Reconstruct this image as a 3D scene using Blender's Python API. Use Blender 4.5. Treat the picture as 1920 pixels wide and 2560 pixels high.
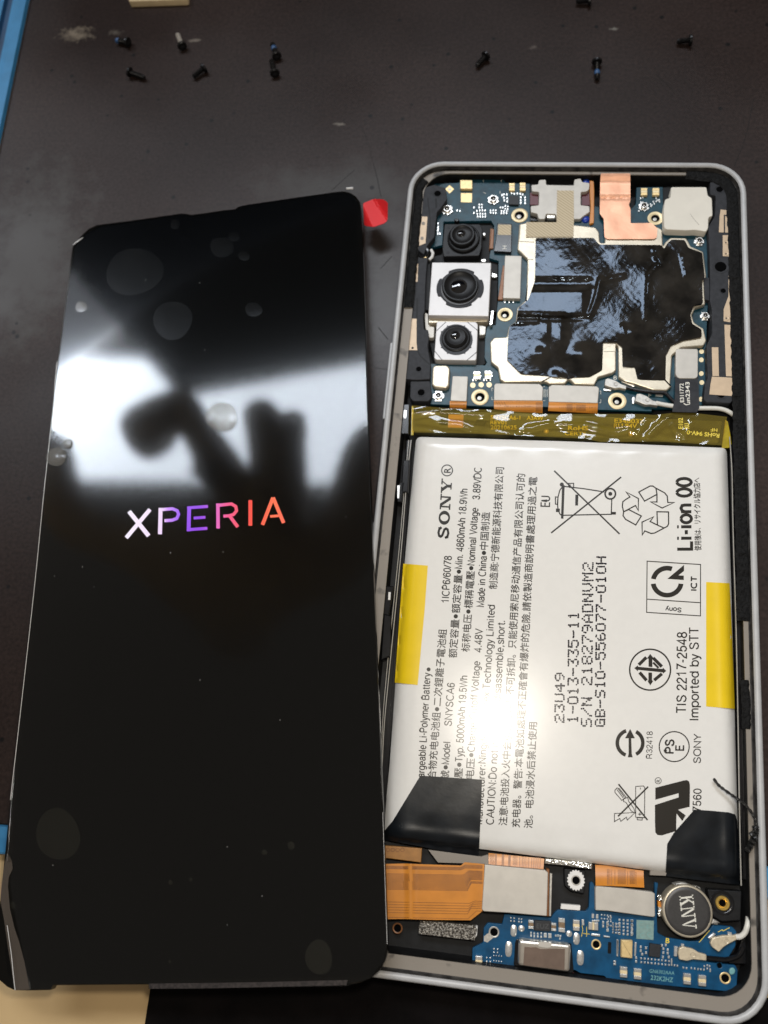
import bpy, math, random
from mathutils import Vector, Matrix
from mathutils.geometry import delaunay_2d_cdt
random.seed(7)
for _o in list(bpy.data.objects):
    bpy.data.objects.remove(_o)
SC = bpy.context.scene
COL = SC.collection
MM = 0.001                                   # everything below is written in millimetres

# ------------------------------------------------------------------ camera (28 mm equivalent phone camera above the bench)
CAM_P = Vector((22.0013, 34.8088, 154.5801))
CAM_X = Vector((0.98950056, 0.09512583, -0.10881043))
CAM_D = Vector((0.06057369, -0.95650339, -0.28536309))
CAM_F = Vector((-0.13122294, 0.27577589, -0.95222277))
FPX, PW, PH = 2070.0, 1920.0, 2560.0
cam = bpy.data.cameras.new('camera')
cam.sensor_fit = 'VERTICAL'
cam.sensor_height = 4.8
cam.sensor_width = 3.6
cam.lens = FPX / PH * 4.8
cam.clip_start = 0.005
cam.clip_end = 30.0
cam.dof.use_dof = True
cam.dof.focus_distance = 0.146
cam.dof.aperture_fstop = 2.8
cam_o = bpy.data.objects.new('camera', cam)
COL.objects.link(cam_o)
_y, _z = -CAM_D, -CAM_F
cam_o.matrix_world = Matrix(((CAM_X.x, _y.x, _z.x, CAM_P.x * MM), (CAM_X.y, _y.y, _z.y, CAM_P.y * MM),
                             (CAM_X.z, _y.z, _z.z, CAM_P.z * MM), (0, 0, 0, 1)))
SC.camera = cam_o
# ------------------------------------------------------------------ world, lamps, exposure
W = bpy.data.worlds.new('World')
SC.world = W
W.use_nodes = True
_bg = W.node_tree.nodes['Background']
_bg.inputs[0].default_value = (1.0, 0.89, 0.77, 1)
_bg.inputs[1].default_value = 0.20
SC.view_settings.view_transform = 'Standard'
SC.view_settings.look = 'None'
SC.view_settings.exposure = 0.0
SC.view_settings.gamma = 1.0


def area_lamp(name, loc, target, sx, sy, power, colour, roll=0.0, shape='RECTANGLE', spread=180):
    l = bpy.data.lights.new(name, 'AREA')
    l.shape = shape
    l.size, l.size_y = sx * MM, sy * MM
    l.energy = power
    l.color = colour
    l.spread = math.radians(spread)
    o = bpy.data.objects.new(name, l)
    COL.objects.link(o)
    o.location = Vector(loc) * MM
    d = (Vector(target) - Vector(loc)).normalized()
    o.rotation_euler = d.to_track_quat('-Z', 'Y').to_euler()
    o.rotation_euler.rotate_axis('Z', roll)
    return o


# the long office ceiling fitting whose mirror image crosses the loose screen
area_lamp('ceiling_lamp', (-800, 1225, 2000), (-800, 1225, 0), 2200, 450, 62, (0.87, 0.925, 1.0))
# added dim lamp for wall bounce and the grey sheen at far left
area_lamp('far_fill_lamp', (-1790, 1790, 2000), (-1790, 1790, 0), 700, 640, 6.0, (0.95, 0.97, 1.0), roll=math.radians(-36))
# the camera phone's own small torch beside its lens
area_lamp('torch', (27.5, 49.0, 156), (27.5, 49.0, 0), 11, 11, 0.105, (1.0, 0.92, 0.80), shape='DISK')

# ------------------------------------------------------------------ measuring: photo survey views -> points at a known height


VIEW = dict(a=(980, 380, 4.1475), b=(1320, 380, 4.1475), c=(1560, 400, 3.353), d=(980, 740, 4.1475), e=(1320, 740, 4.1475),
            g=(1500, 900, 4.1475), h=(940, 1080, 4.1475), i=(1340, 1130, 3.456), j=(940, 1400, 3.456), k=(1360, 1500, 3.072),
            l=(920, 1880, 3.318), m=(1180, 2100, 4.366), n=(1520, 2100, 4.1475), u=(0, 0, 2.592), v=(640, 0, 2.592),
            w=(1280, 0, 2.592), o=(0, 2000, 3.318), q=(500, 2000, 3.318), r=(80, 460, 3.456), s=(500, 460, 3.318),
            t=(80, 900, 1.885), x=(940, 1640, 2.766), y=(0, 900, 3.687), z=(900, 400, 3.16), p=(0, 0, 1.0))


def V(view, *pts):
    ox, oy, sc = VIEW[view]
    return [(ox + X / sc, oy + Y / sc) for X, Y in pts]


def V1(view, X, Y):
    return V(view, (X, Y))[0]


def ray(px, py):
    a, b = (px - PW / 2) / FPX, (py - PH / 2) / FPX
    return CAM_X * a + CAM_D * b + CAM_F


def U(px, py, z):
    d = ray(px, py)
    return CAM_P + d * ((z - CAM_P.z) / d.z)


def mmpx(px, py, z):
    """millimetres across one photo pixel at that place"""
    return (U(px + 5, py, z) - U(px - 5, py, z)).length / 10


# the loose screen leans on the phone's rim: its own tilted plane
DQ = [Vector((-76.1, 141.6, 1.5)), Vector((-10.9, 151.1, 4.6)), Vector((10.6, 0.9, 14.0)), Vector((-54.7, -8.6, 10.9))]
DN = (DQ[1] - DQ[3]).cross(DQ[0] - DQ[2]).normalized()
if DN.z < 0:
    DN = -DN


def UD(px, py, h=0.0):
    d = ray(px, py)
    return CAM_P + d * ((DQ[0] + DN * h - CAM_P).dot(DN) / d.dot(DN))


# ------------------------------------------------------------------ materials
def material(name, col, rough=0.5, metal=0.0, spec=0.5, var=0.0, vscale=1.0, bump=0.0, bscale=3.0, bdist=0.05, coat=0.0, coat_rough=0.05,
             emit=None, rvar=0.0, col2=None, lo=0.35, hi=0.65, detail=4.0):
    """Principled with procedural colour wear, roughness variation and fine relief. Scales are per millimetre."""
    m = bpy.data.materials.new(name)
    m.use_nodes = True
    nt = m.node_tree
    N, L = nt.nodes, nt.links
    b = N['Principled BSDF']
    b.inputs['Base Color'].default_value = (*col, 1)
    b.inputs['Roughness'].default_value = rough
    b.inputs['Metallic'].default_value = metal
    b.inputs['Specular IOR Level'].default_value = spec
    b.inputs['Coat Weight'].default_value = coat
    b.inputs['Coat Roughness'].default_value = coat_rough
    tc = N.new('ShaderNodeTexCoord')
    if var > 0 or col2 is not None:
        n = N.new('ShaderNodeTexNoise')
        n.inputs['Scale'].default_value = vscale * 1000
        n.inputs['Detail'].default_value = detail
        L.new(tc.outputs['Object'], n.inputs['Vector'])
        r = N.new('ShaderNodeValToRGB')
        r.color_ramp.elements[0].position, r.color_ramp.elements[1].position = lo, hi
        c2 = col2 if col2 is not None else tuple(min(1, c * (1 + var)) for c in col)
        c1 = col if col2 is not None else tuple(c * (1 - var) for c in col)
        r.color_ramp.elements[0].color, r.color_ramp.elements[1].color = (*c1, 1), (*c2, 1)
        L.new(n.outputs['Fac'], r.inputs['Fac'])
        L.new(r.outputs['Color'], b.inputs['Base Color'])
        if rvar > 0:
            mr = N.new('ShaderNodeMapRange')
            mr.inputs['To Min'].default_value, mr.inputs['To Max'].default_value = max(0, rough - rvar), rough + rvar
            mr.inputs['From Min'].default_value, mr.inputs['From Max'].default_value = 0.3, 0.7
            L.new(n.outputs['Fac'], mr.inputs['Value'])
            L.new(mr.outputs['Result'], b.inputs['Roughness'])
    if bump > 0:
        n2 = N.new('ShaderNodeTexNoise')
        n2.inputs['Scale'].default_value = bscale * 1000
        n2.inputs['Detail'].default_value = 3
        L.new(tc.outputs['Object'], n2.inputs['Vector'])
        bp = N.new('ShaderNodeBump')
        bp.inputs['Strength'].default_value = bump
        bp.inputs['Distance'].default_value = bdist * MM
        L.new(n2.outputs['Fac'], bp.inputs['Height'])
        L.new(bp.outputs['Normal'], b.inputs['Normal'])
    if emit:
        b.inputs['Emission Color'].default_value = (*emit[:3], 1)
        b.inputs['Emission Strength'].default_value = emit[3]
    return m


def film_material(name, tint, rough, refl=1.0, haze=None, haze_amt=0.0, bump=0.0, bscale=1.0, hnoise=0):
    """thin clear film: lets tinted light through, mirrors a little"""
    m = bpy.data.materials.new(name)
    m.use_nodes = True
    nt = m.node_tree
    N, L = nt.nodes, nt.links
    N.remove(N['Principled BSDF'])
    out = N['Material Output']
    tr = N.new('ShaderNodeBsdfTransparent')
    tr.inputs[0].default_value = (*tint, 1)
    gl = N.new('ShaderNodeBsdfGlossy')
    gl.inputs['Roughness'].default_value = rough
    gl.inputs['Color'].default_value = (refl * 0.93, refl * 0.965, refl * 1.03, 1)
    fr = N.new('ShaderNodeFresnel')
    fr.inputs['IOR'].default_value = 1.5
    mx = N.new('ShaderNodeMixShader')
    L.new(fr.outputs[0], mx.inputs[0])
    L.new(tr.outputs[0], mx.inputs[1])
    L.new(gl.outputs[0], mx.inputs[2])
    last = mx
    if haze_amt > 0:
        df = N.new('ShaderNodeBsdfDiffuse')
        df.inputs[0].default_value = (*haze, 1)
        m2 = N.new('ShaderNodeMixShader')
        m2.inputs[0].default_value = haze_amt
        if hnoise:
            tc0 = N.new('ShaderNodeTexCoord')
            nz = N.new('ShaderNodeTexNoise')
            nz.inputs['Scale'].default_value = hnoise
            nz.inputs['Detail'].default_value = 4
            L.new(tc0.outputs['Object'], nz.inputs['Vector'])
            mr0 = N.new('ShaderNodeMapRange')
            mr0.inputs['From Min'].default_value, mr0.inputs['From Max'].default_value = 0.35, 0.65
            mr0.inputs['To Min'].default_value, mr0.inputs['To Max'].default_value = 0.0, haze_amt * 2
            L.new(nz.outputs['Fac'], mr0.inputs['Value'])
            L.new(mr0.outputs[0], m2.inputs[0])
        L.new(mx.outputs[0], m2.inputs[1])
        L.new(df.outputs[0], m2.inputs[2])
        last = m2
    if bump > 0:
        tc = N.new('ShaderNodeTexCoord')
        n2 = N.new('ShaderNodeTexNoise')
        n2.inputs['Scale'].default_value = bscale * 1000
        L.new(tc.outputs['Object'], n2.inputs['Vector'])
        bp = N.new('ShaderNodeBump')
        bp.inputs['Strength'].default_value = bump
        bp.inputs['Distance'].default_value = 0.2 * MM
        L.new(n2.outputs['Fac'], bp.inputs['Height'])
        L.new(bp.outputs['Normal'], gl.inputs['Normal'])
        L.new(bp.outputs['Normal'], fr.inputs['Normal'])
    L.new(last.outputs[0], out.inputs[0])
    return m


def lin(r, g, b):
    f = lambda c: (c / 255 / 12.92) if c / 255 <= 0.04045 else ((c / 255 + 0.055) / 1.055) ** 2.4
    return (f(r), f(g), f(b))


M = {}
M['silver'] = material('anodised_silver', (0.42, 0.42, 0.42), 0.40, 0.0, 0.5, var=0.05, vscale=0.4, bump=0.1, bscale=8, bdist=0.02)
M['ledge'] = material('glue_ledge', (0.255, 0.225, 0.19), 0.55, 0, 0.4, col2=(0.03, 0.028, 0.026), vscale=0.22, lo=0.63, hi=0.74, bump=0.3, bscale=4)
M['residue'] = material('glue_residue', (0.006, 0.006, 0.006), 0.75, 0, 0.2, var=0.5, vscale=1.5, bump=1.0, bscale=2.2, bdist=0.35)
M['black'] = material('black_plastic', (0.0055, 0.0056, 0.006), 0.55, 0, 0.28, var=0.4, vscale=0.8, bump=0.25, bscale=6, bdist=0.03)
M['blackgloss'] = material('black_gloss', (0.006, 0.006, 0.007), 0.18, 0, 0.5, var=0.3, vscale=1)
M['bracket'] = material('dark_grey_plastic', (0.024, 0.025, 0.029), 0.6, 0, 0.3, var=0.2, vscale=1.2, bump=0.2, bscale=9, bdist=0.03)
M['tan'] = material('plated_antenna', (0.56, 0.42, 0.28), 0.45, 0.15, 0.5, var=0.05, vscale=0.7, bump=0.15, bscale=5, bdist=0.02)
M['pcb'] = material('teal_solder_mask', (0.005, 0.044, 0.066), 0.34, 0, 0.28, var=0.25, vscale=0.6, bump=0.25, bscale=2.2, bdist=0.04)
M['pcb2'] = material('blue_solder_mask', (0.004, 0.062, 0.145), 0.34, 0, 0.28, var=0.22, vscale=0.5, bump=0.25, bscale=2.2, bdist=0.04)
M['gold'] = material('gold_plating', (0.78, 0.58, 0.28), 0.35, 0.35, 0.5, var=0.08, vscale=2)
M['boss'] = material('cream_gold_ring', (0.80, 0.66, 0.40), 0.4, 0.2, 0.5, var=0.06, vscale=2)
M['can'] = material('nickel_silver', (0.52, 0.46, 0.355), 0.36, 0.5, 0.5, var=0.08, vscale=0.5, bump=0.15, bscale=2, bdist=0.05)
M['plate'] = material('brushed_plate', (0.50, 0.47, 0.42), 0.5, 0.35, 0.5, var=0.05, vscale=0.5, bump=0.1, bscale=8, bdist=0.02)
M['steel'] = material('bright_steel', (0.72, 0.70, 0.66), 0.28, 0.8, 0.5, var=0.05, vscale=1.0)
M['solder'] = material('solder', (0.68, 0.68, 0.66), 0.28, 0.7, 0.5, var=0.15, vscale=4)
M['chip'] = material('chip_epoxy', (0.016, 0.017, 0.02), 0.5, 0, 0.4, var=0.2, vscale=3)
M['ceramic'] = material('capacitor_body', (0.20, 0.13, 0.07), 0.5, 0, 0.5, var=0.2, vscale=3)
M['copper'] = material('copper_foil', (0.83, 0.44, 0.28), 0.45, 0.45, 0.5, var=0.05, vscale=0.25, bump=0.25, bscale=0.5, bdist=0.2)
M['flex'] = material('orange_polyimide', (0.58, 0.215, 0.026), 0.33, 0, 0.5, var=0.08, vscale=0.3, bump=0.15, bscale=1, bdist=0.05)
M['flexdark'] = material('etched_trace', (0.20, 0.075, 0.02), 0.4, 0.1, 0.5, var=0.15, vscale=1)
M['flexmid'] = material('fine_traces', (0.33, 0.15, 0.035), 0.4, 0.1, 0.5, var=0.1, vscale=1)
M['cloth'] = material('woven_tape', (0.58, 0.49, 0.34), 0.8, 0, 0.3, var=0.05, vscale=1)
M['pad'] = material('off_white_pad', (0.74, 0.70, 0.61), 0.65, 0, 0.4, var=0.03, vscale=0.3, bump=0.1, bscale=2)
M['white'] = material('white_plastic', (0.75, 0.73, 0.70), 0.45, 0, 0.5, var=0.04, vscale=1)
M['cable'] = material('white_cable', (0.68, 0.66, 0.60), 0.45, 0, 0.5)
M['plug'] = material('dull_tin', (0.46, 0.44, 0.40), 0.42, 0.5, 0.5, var=0.12, vscale=2)
M['plug2'] = material('ivory_tin', (0.62, 0.53, 0.38), 0.42, 0.35, 0.5, var=0.12, vscale=2)
M['lens'] = material('lens_glass', (0.003, 0.003, 0.004), 0.03, 0, 0.7, coat=0.5)
M['lensring'] = material('lens_ring', (0.007, 0.007, 0.0075), 0.42, 0, 0.25)
M['battery'] = material('white_pouch', (0.745, 0.73, 0.695), 0.22, 0, 0.45, var=0.012, vscale=0.8, bump=0.12, bscale=3.5, bdist=0.02)
M['ink'] = material('dark_ink', (0.026, 0.023, 0.019), 0.22, 0, 0.45)
M['inkjet'] = material('inkjet_dots', (0.012, 0.009, 0.015), 0.22, 0, 0.45)
M['yellow'] = material('yellow_tape', (0.80, 0.56, 0.012), 0.30, 0, 0.45, var=0.03, vscale=0.3)
M['blacktape'] = material('black_tape', (0.0075, 0.0092, 0.0115), 0.33, 0, 0.26, var=0.25, vscale=0.4, bump=0.2, bscale=0.9, bdist=0.06)
M['pcmboard'] = material('dark_olive_board', (0.068, 0.062, 0.030), 0.45, 0, 0.4, var=0.45, vscale=0.25)
M['silk'] = material('yellow_silkscreen', (0.78, 0.60, 0.06), 0.5)
M['silkw'] = material('pale_silkscreen', (0.72, 0.70, 0.62), 0.5)
M['silkg'] = material('green_silkscreen', (0.15, 0.36, 0.36), 0.5)
M['greensticker'] = material('grey_green_sticker', (0.19, 0.30, 0.28), 0.5, var=0.1, vscale=2)
M['blue'] = material('blue_dome', (0.012, 0.045, 0.35), 0.3)
M['maroon'] = material('maroon_coil', (0.10, 0.012, 0.02), 0.4)
M['motor'] = material('motor_cap', (0.048, 0.046, 0.045), 0.42, 0.3, 0.5, var=0.08, vscale=3)
M['glass'] = material('screen_glass', (0.0045, 0.0042, 0.0036), 0.075, 0, 0.16)
M['bezel'] = material('screen_bezel', (0.0028, 0.0028, 0.0026), 0.075, 0, 0.16)
M['film'] = film_material('protective_film', (0.97, 0.97, 0.96), 0.075, refl=0.36)
M['filmedge'] = film_material('peeling_film', (0.80, 0.76, 0.70), 0.2, haze=(0.30, 0.24, 0.19), haze_amt=0.22)
M['bubble'] = film_material('air_bubble', (0.96, 0.96, 0.94), 0.2, refl=0.13, haze=(0.40, 0.40, 0.38), haze_amt=0.005, hnoise=130)
M['smudge'] = film_material('olive_smudge', (0.96, 0.96, 0.94), 0.2, refl=0.22, haze=(0.36, 0.34, 0.25), haze_amt=0.022)
M['bubblebright'] = film_material('bright_bubble', (0.9, 0.9, 0.88), 0.16, refl=0.9, haze=(0.62, 0.61, 0.57), haze_amt=0.22)  # pale haze paints the lamp glint on the brighter bubbles
M['void'] = material('dark_hole', (0.0018, 0.0018, 0.002), 0.95, 0, 0.05)
M['glueline'] = material('stained_wall', (0.06, 0.057, 0.054), 0.7, 0, 0.2, col2=(0.016, 0.015, 0.015), vscale=0.6, lo=0.35, hi=0.65)
M['kapton'] = film_material('amber_film', (0.94, 0.82, 0.36), 0.06, haze=(0.60, 0.45, 0.07), haze_amt=0.15)
M['red'] = material('red_pull_tab', (0.68, 0.020, 0.024), 0.45, 0, 0.2, var=0.03, vscale=0.2)
M['clearside'] = film_material('clear_wrap', (0.9, 0.88, 0.8), 0.08)
M['screw'] = material('black_zinc', (0.012, 0.012, 0.013), 0.28, 0.5, 0.5, var=0.3, vscale=3)
M['lock'] = material('blue_threadlock', (0.03, 0.095, 0.23), 0.4)
M['desk'] = material('beige_board', (0.60, 0.42, 0.21), 0.6, 0, 0.35, var=0.06, vscale=0.06, bump=0.1, bscale=1)
M['wood'] = material('pale_wood', (0.70, 0.55, 0.33), 0.6, 0, 0.35, var=0.08, vscale=0.3)
M['rim'] = material('blue_rubber', (0.045, 0.25, 0.50), 0.5, 0, 0.4, var=0.12, vscale=0.15, bump=0.2, bscale=1)
M['rimdark'] = material('dark_blue_groove', (0.012, 0.06, 0.14), 0.5, 0, 0.4, var=0.2, vscale=0.15)
M['clothblack'] = material('black_cloth', (0.004, 0.003, 0.003), 0.9, 0, 0.1, var=0.3, vscale=0.2, bump=0.4, bscale=1.2, bdist=0.2)
M['skin'] = material('skin', (0.78, 0.70, 0.62), 0.6, 0, 0.4, var=0.08, vscale=0.1)
M['foam'] = material('conductive_fabric', (0.42, 0.39, 0.34), 0.38, 0.6, 0.5, col2=(0.09, 0.078, 0.065), vscale=2.8, lo=0.42, hi=0.58, bump=1.0, bscale=2.8, bdist=0.5)
M['usb'] = material('socket_shell', (0.62, 0.57, 0.50), 0.28, 0.85, 0.5, var=0.06, vscale=0.7)
M['usbreflect'] = material('shell_reflection', (0.20, 0.145, 0.115), 0.33, 0.5, 0.5, var=0.08, vscale=0.7)  # brown tone of the reflection painted on the socket shell
M['strand'] = material('glue_strand', (0.012, 0.012, 0.012), 0.35, 0, 0.5, var=0.4, vscale=1, bump=0.6, bscale=2, bdist=0.2)
M['foil'] = material('crumpled_foil', (0.80, 0.78, 0.72), 0.16, 0.9, 0.5, bump=1.0, bscale=0.9, bdist=0.6)


def shield_tape_material():
    m = material('glossy_black_tape', (0.018, 0.0155, 0.0125), 0.07, 0, 0.23, var=0.5, vscale=0.25, rvar=0.03)
    nt = m.node_tree
    N, L = nt.nodes, nt.links
    tc = N.new('ShaderNodeTexCoord')
    b = N['Principled BSDF']
    b.inputs['Specular Tint'].default_value = (0.62, 0.78, 1.0, 1)
    n1 = N.new('ShaderNodeTexNoise')
    n1.inputs['Scale'].default_value = 230
    n1.inputs['Detail'].default_value = 5
    n1.inputs['Roughness'].default_value = 0.55
    n1.inputs['Distortion'].default_value = 1.2
    L.new(tc.outputs['Object'], n1.inputs['Vector'])
    bp = N.new('ShaderNodeBump')
    bp.inputs['Strength'].default_value = 0.5
    bp.inputs['Distance'].default_value = 0.10 * MM
    L.new(n1.outputs['Fac'], bp.inputs['Height'])
    L.new(bp.outputs['Normal'], b.inputs['Normal'])
    return m


M['shieldtape'] = shield_tape_material()


def hatch_cloth():
    m = M['cloth']
    N, L = m.node_tree.nodes, m.node_tree.links
    tc = N.new('ShaderNodeTexCoord')
    mp = N.new('ShaderNodeMapping')
    mp.inputs['Rotation'].default_value = (0, 0, math.radians(-52))
    wv = N.new('ShaderNodeTexWave')
    wv.inputs['Scale'].default_value = 620
    wv.inputs['Distortion'].default_value = 1.0
    L.new(tc.outputs['Object'], mp.inputs['Vector'])
    L.new(mp.outputs['Vector'], wv.inputs['Vector'])
    r = N.new('ShaderNodeValToRGB')
    r.color_ramp.elements[0].color = (0.44, 0.36, 0.23, 1)
    r.color_ramp.elements[1].color = (0.64, 0.55, 0.40, 1)
    L.new(wv.outputs['Fac'], r.inputs['Fac'])
    b = N['Principled BSDF']
    L.new(r.outputs['Color'], b.inputs['Base Color'])


hatch_cloth()


# ------------------------------------------------------------------ mesh building
class MB:
    def __init__(self):
        self.v, self.f, self.m = [], [], []

    def add(self, verts, faces, mi=0):
        k = len(self.v)
        self.v += [Vector(p) for p in verts]
        self.f += [tuple(i + k for i in f) for f in faces]
        self.m += [mi] * len(faces)


BASE = {}


def thing(name, label, cat, base, group=None):
    o = bpy.data.objects.new(name, None)
    o.empty_display_size = 0.005
    COL.objects.link(o)
    o.location = Vector(base) * MM
    o['label'], o['category'] = label, cat
    if group:
        o['group'] = group
    BASE[o.name] = Vector(base)
    return o


def tag(o, label=None, cat=None, group=None, kind=None):
    for k, val in (('label', label), ('category', cat), ('group', group), ('kind', kind)):
        if val:
            o[k] = val
    return o


def build(name, mb, mats, parent=None, base=None, smooth=True, angle=32, label=None):
    base = BASE[parent.name] if parent is not None else (Vector(base) if base is not None else Vector((0, 0, 0)))
    me = bpy.data.meshes.new(name)
    me.from_pydata([tuple((p - base) * MM) for p in mb.v], [], mb.f)
    for mm_ in (mats if isinstance(mats, (list, tuple)) else [mats]):
        me.materials.append(M[mm_] if isinstance(mm_, str) else mm_)
    if any(mb.m):
        me.polygons.foreach_set('material_index', mb.m)
    if smooth:
        me.polygons.foreach_set('use_smooth', [True] * len(me.polygons))
        me.set_sharp_from_angle(angle=math.radians(angle))
    me.update()
    o = bpy.data.objects.new(name, me)
    COL.objects.link(o)
    if parent is not None:
        o.parent = parent
    else:
        o.location = base * MM
    BASE[o.name] = base
    if label:
        o['label'] = label
    return o


def area2(p):
    return sum(p[i][0] * p[(i + 1) % len(p)][1] - p[(i + 1) % len(p)][0] * p[i][1] for i in range(len(p))) / 2


def fillet(pts, r, n=4):
    """round every corner of a closed 2-D outline"""
    out = []
    k = len(pts)
    for i in range(k):
        p0, p1, p2 = Vector(pts[i - 1][:2]), Vector(pts[i][:2]), Vector(pts[(i + 1) % k][:2])
        a, b = p0 - p1, p2 - p1
        la, lb = a.length, b.length
        if la < 1e-6 or lb < 1e-6:
            continue
        d = min(r, la * 0.48, lb * 0.48)
        q0, q1 = p1 + a * (d / la), p1 + b * (d / lb)
        for j in range(n + 1):
            t = j / n
            out.append(tuple((1 - t) ** 2 * q0 + 2 * t * (1 - t) * p1 + t * t * q1))
    return out


def inset(poly, d):
    """poly: CCW list of 2-D mm points; move every edge inward by d"""
    k = len(poly)
    out = []
    for i in range(k):
        p0, p1, p2 = Vector(poly[i - 1][:2]), Vector(poly[i][:2]), Vector(poly[(i + 1) % k][:2])
        e0, e1 = (p1 - p0), (p2 - p1)
        if e0.length < 1e-9 or e1.length < 1e-9:
            out.append(tuple(p1))
            continue
        e0.normalize()
        e1.normalize()
        n0, n1 = Vector((-e0.y, e0.x)), Vector((-e1.y, e1.x))
        b = n0 + n1
        if b.length < 1e-6:
            out.append(tuple(p1))
            continue
        b.normalize()
        out.append(tuple(p1 + b * (d / max(0.4, b.dot(n1)))))
    return out


def slab_mm(mb, poly, z0, z1, bev=0.0, mi=0, side_mi=None, bottom=False):
    p = [tuple(q[:2]) for q in poly]
    if area2(p) < 0:
        p.reverse()
    k = len(p)
    smi = mi if side_mi is None else side_mi
    loops = [[(x, y, z0) for x, y in p]]
    if bev > 0:
        loops.append([(x, y, z1 - bev) for x, y in p])
        q1 = inset(p, bev * 0.35)
        loops.append([(x, y, z1 - bev * 0.3) for x, y in q1])
        q = inset(p, bev)
        loops.append([(x, y, z1) for x, y in q])
    else:
        loops.append([(x, y, z1) for x, y in p])
    vv, ff = [], []
    for lp in loops:
        vv += lp
    for a in range(len(loops) - 1):
        for i in range(k):
            j = (i + 1) % k
            ff.append((a * k + i, a * k + j, (a + 1) * k + j, (a + 1) * k + i))
    mb.add(vv, ff, smi)
    mb.add(loops[-1], [tuple(range(k))], mi)
    if bottom:
        mb.add(loops[0], [tuple(reversed(range(k)))], smi)


def slab(mb, px, z0, z1, bev=0.0, r=0, mi=0, side_mi=None, n=3):
    """outline surveyed in the photo at the height of its top face z1, walls down to z0"""
    if r > 0:
        px = fillet(px, r, n)
    slab_mm(mb, [U(x, y, z1) for x, y in px], z0, z1, bev, mi, side_mi)


def part(name, parent, mats, px, z0, z1, bev=0.0, r=0, label=None, n=3):
    mb = MB()
    slab(mb, px, z0, z1, bev, r, n=n)
    return build(name, mb, mats, parent, label=label)


def lathe(mb, c, prof, n=24, mi=0, cap=True, axis=None, ecc=None):
    """profile [(radius, height)] in mm round a vertical axis through c"""
    c = Vector(c)
    k = len(prof)
    vv, ff = [], []
    for rr, hh in prof:
        for j in range(n):
            a = 2 * math.pi * j / n
            vv.append(c + Vector((rr * math.cos(a), rr * math.sin(a), hh)))
    for i in range(k - 1):
        for j in range(n):
            j2 = (j + 1) % n
            ff.append((i * n + j, i * n + j2, (i + 1) * n + j2, (i + 1) * n + j))
    mb.add(vv, ff, mi)
    if cap and prof[-1][0] > 1e-6:
        mb.add(vv[-n:], [tuple(range(n))], mi)


def tube(mb, pts, rad, n=10, mi=0, cap=True):
    """round bar along 3-D points; rad a number or one per point"""
    pts = [Vector(p) for p in pts]
    k = len(pts)
    rads = rad if isinstance(rad, (list, tuple)) else [rad] * k
    vv, ff = [], []
    prev = None
    for i in range(k):
        d = (pts[min(i + 1, k - 1)] - pts[max(i - 1, 0)]).normalized()
        up = Vector((0, 0, 1)) if abs(d.z) < 0.9 else Vector((1, 0, 0))
        if prev is not None:
            up = prev
        s = d.cross(up).normalized()
        up = s.cross(d).normalized()
        prev = up
        for j in range(n):
            a = 2 * math.pi * j / n
            vv.append(pts[i] + (s * math.cos(a) + up * math.sin(a)) * rads[i])
    for i in range(k - 1):
        for j in range(n):
            j2 = (j + 1) % n
            ff.append((i * n + j, (i + 1) * n + j, (i + 1) * n + j2, i * n + j2))
    if cap:
        ff.append(tuple(range(n)))
        ff.append(tuple(reversed(range((k - 1) * n, k * n))))
    mb.add(vv, ff, mi)


def smooth_path(pts, n=6):
    pts = [Vector(p) for p in pts]
    out = []
    for i in range(len(pts) - 1):
        p0, p1, p2, p3 = pts[max(i - 1, 0)], pts[i], pts[i + 1], pts[min(i + 2, len(pts) - 1)]
        for j in range(n):
            t = j / n
            out.append(0.5 * (2 * p1 + (p2 - p0) * t + (2 * p0 - 5 * p1 + 4 * p2 - p3) * t * t + (3 * p1 - p0 - 3 * p2 + p3) * t ** 3))
    out.append(pts[-1])
    return out


def inside(pt, poly):
    x, y = pt
    c = False
    j = len(poly) - 1
    for i in range(len(poly)):
        xi, yi = poly[i]
        xj, yj = poly[j]
        if (yi > y) != (yj > y) and x < (xj - xi) * (y - yi) / (yj - yi) + xi:
            c = not c
        j = i
    return c


def segdist(p, a, b):
    ax, ay = a
    bx, by = b
    dx, dy = bx - ax, by - ay
    L2 = dx * dx + dy * dy
    t = 0 if L2 == 0 else max(0, min(1, ((p[0] - ax) * dx + (p[1] - ay) * dy) / L2))
    return math.hypot(p[0] - ax - t * dx, p[1] - ay - t * dy)


def densify(poly, step):
    out = []
    for i in range(len(poly)):
        a, b = poly[i], poly[(i + 1) % len(poly)]
        m = max(1, int(math.hypot(b[0] - a[0], b[1] - a[1]) / step))
        for j in range(m):
            t = j / m
            out.append((a[0] + (b[0] - a[0]) * t, a[1] + (b[1] - a[1]) * t))
    return out


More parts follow.
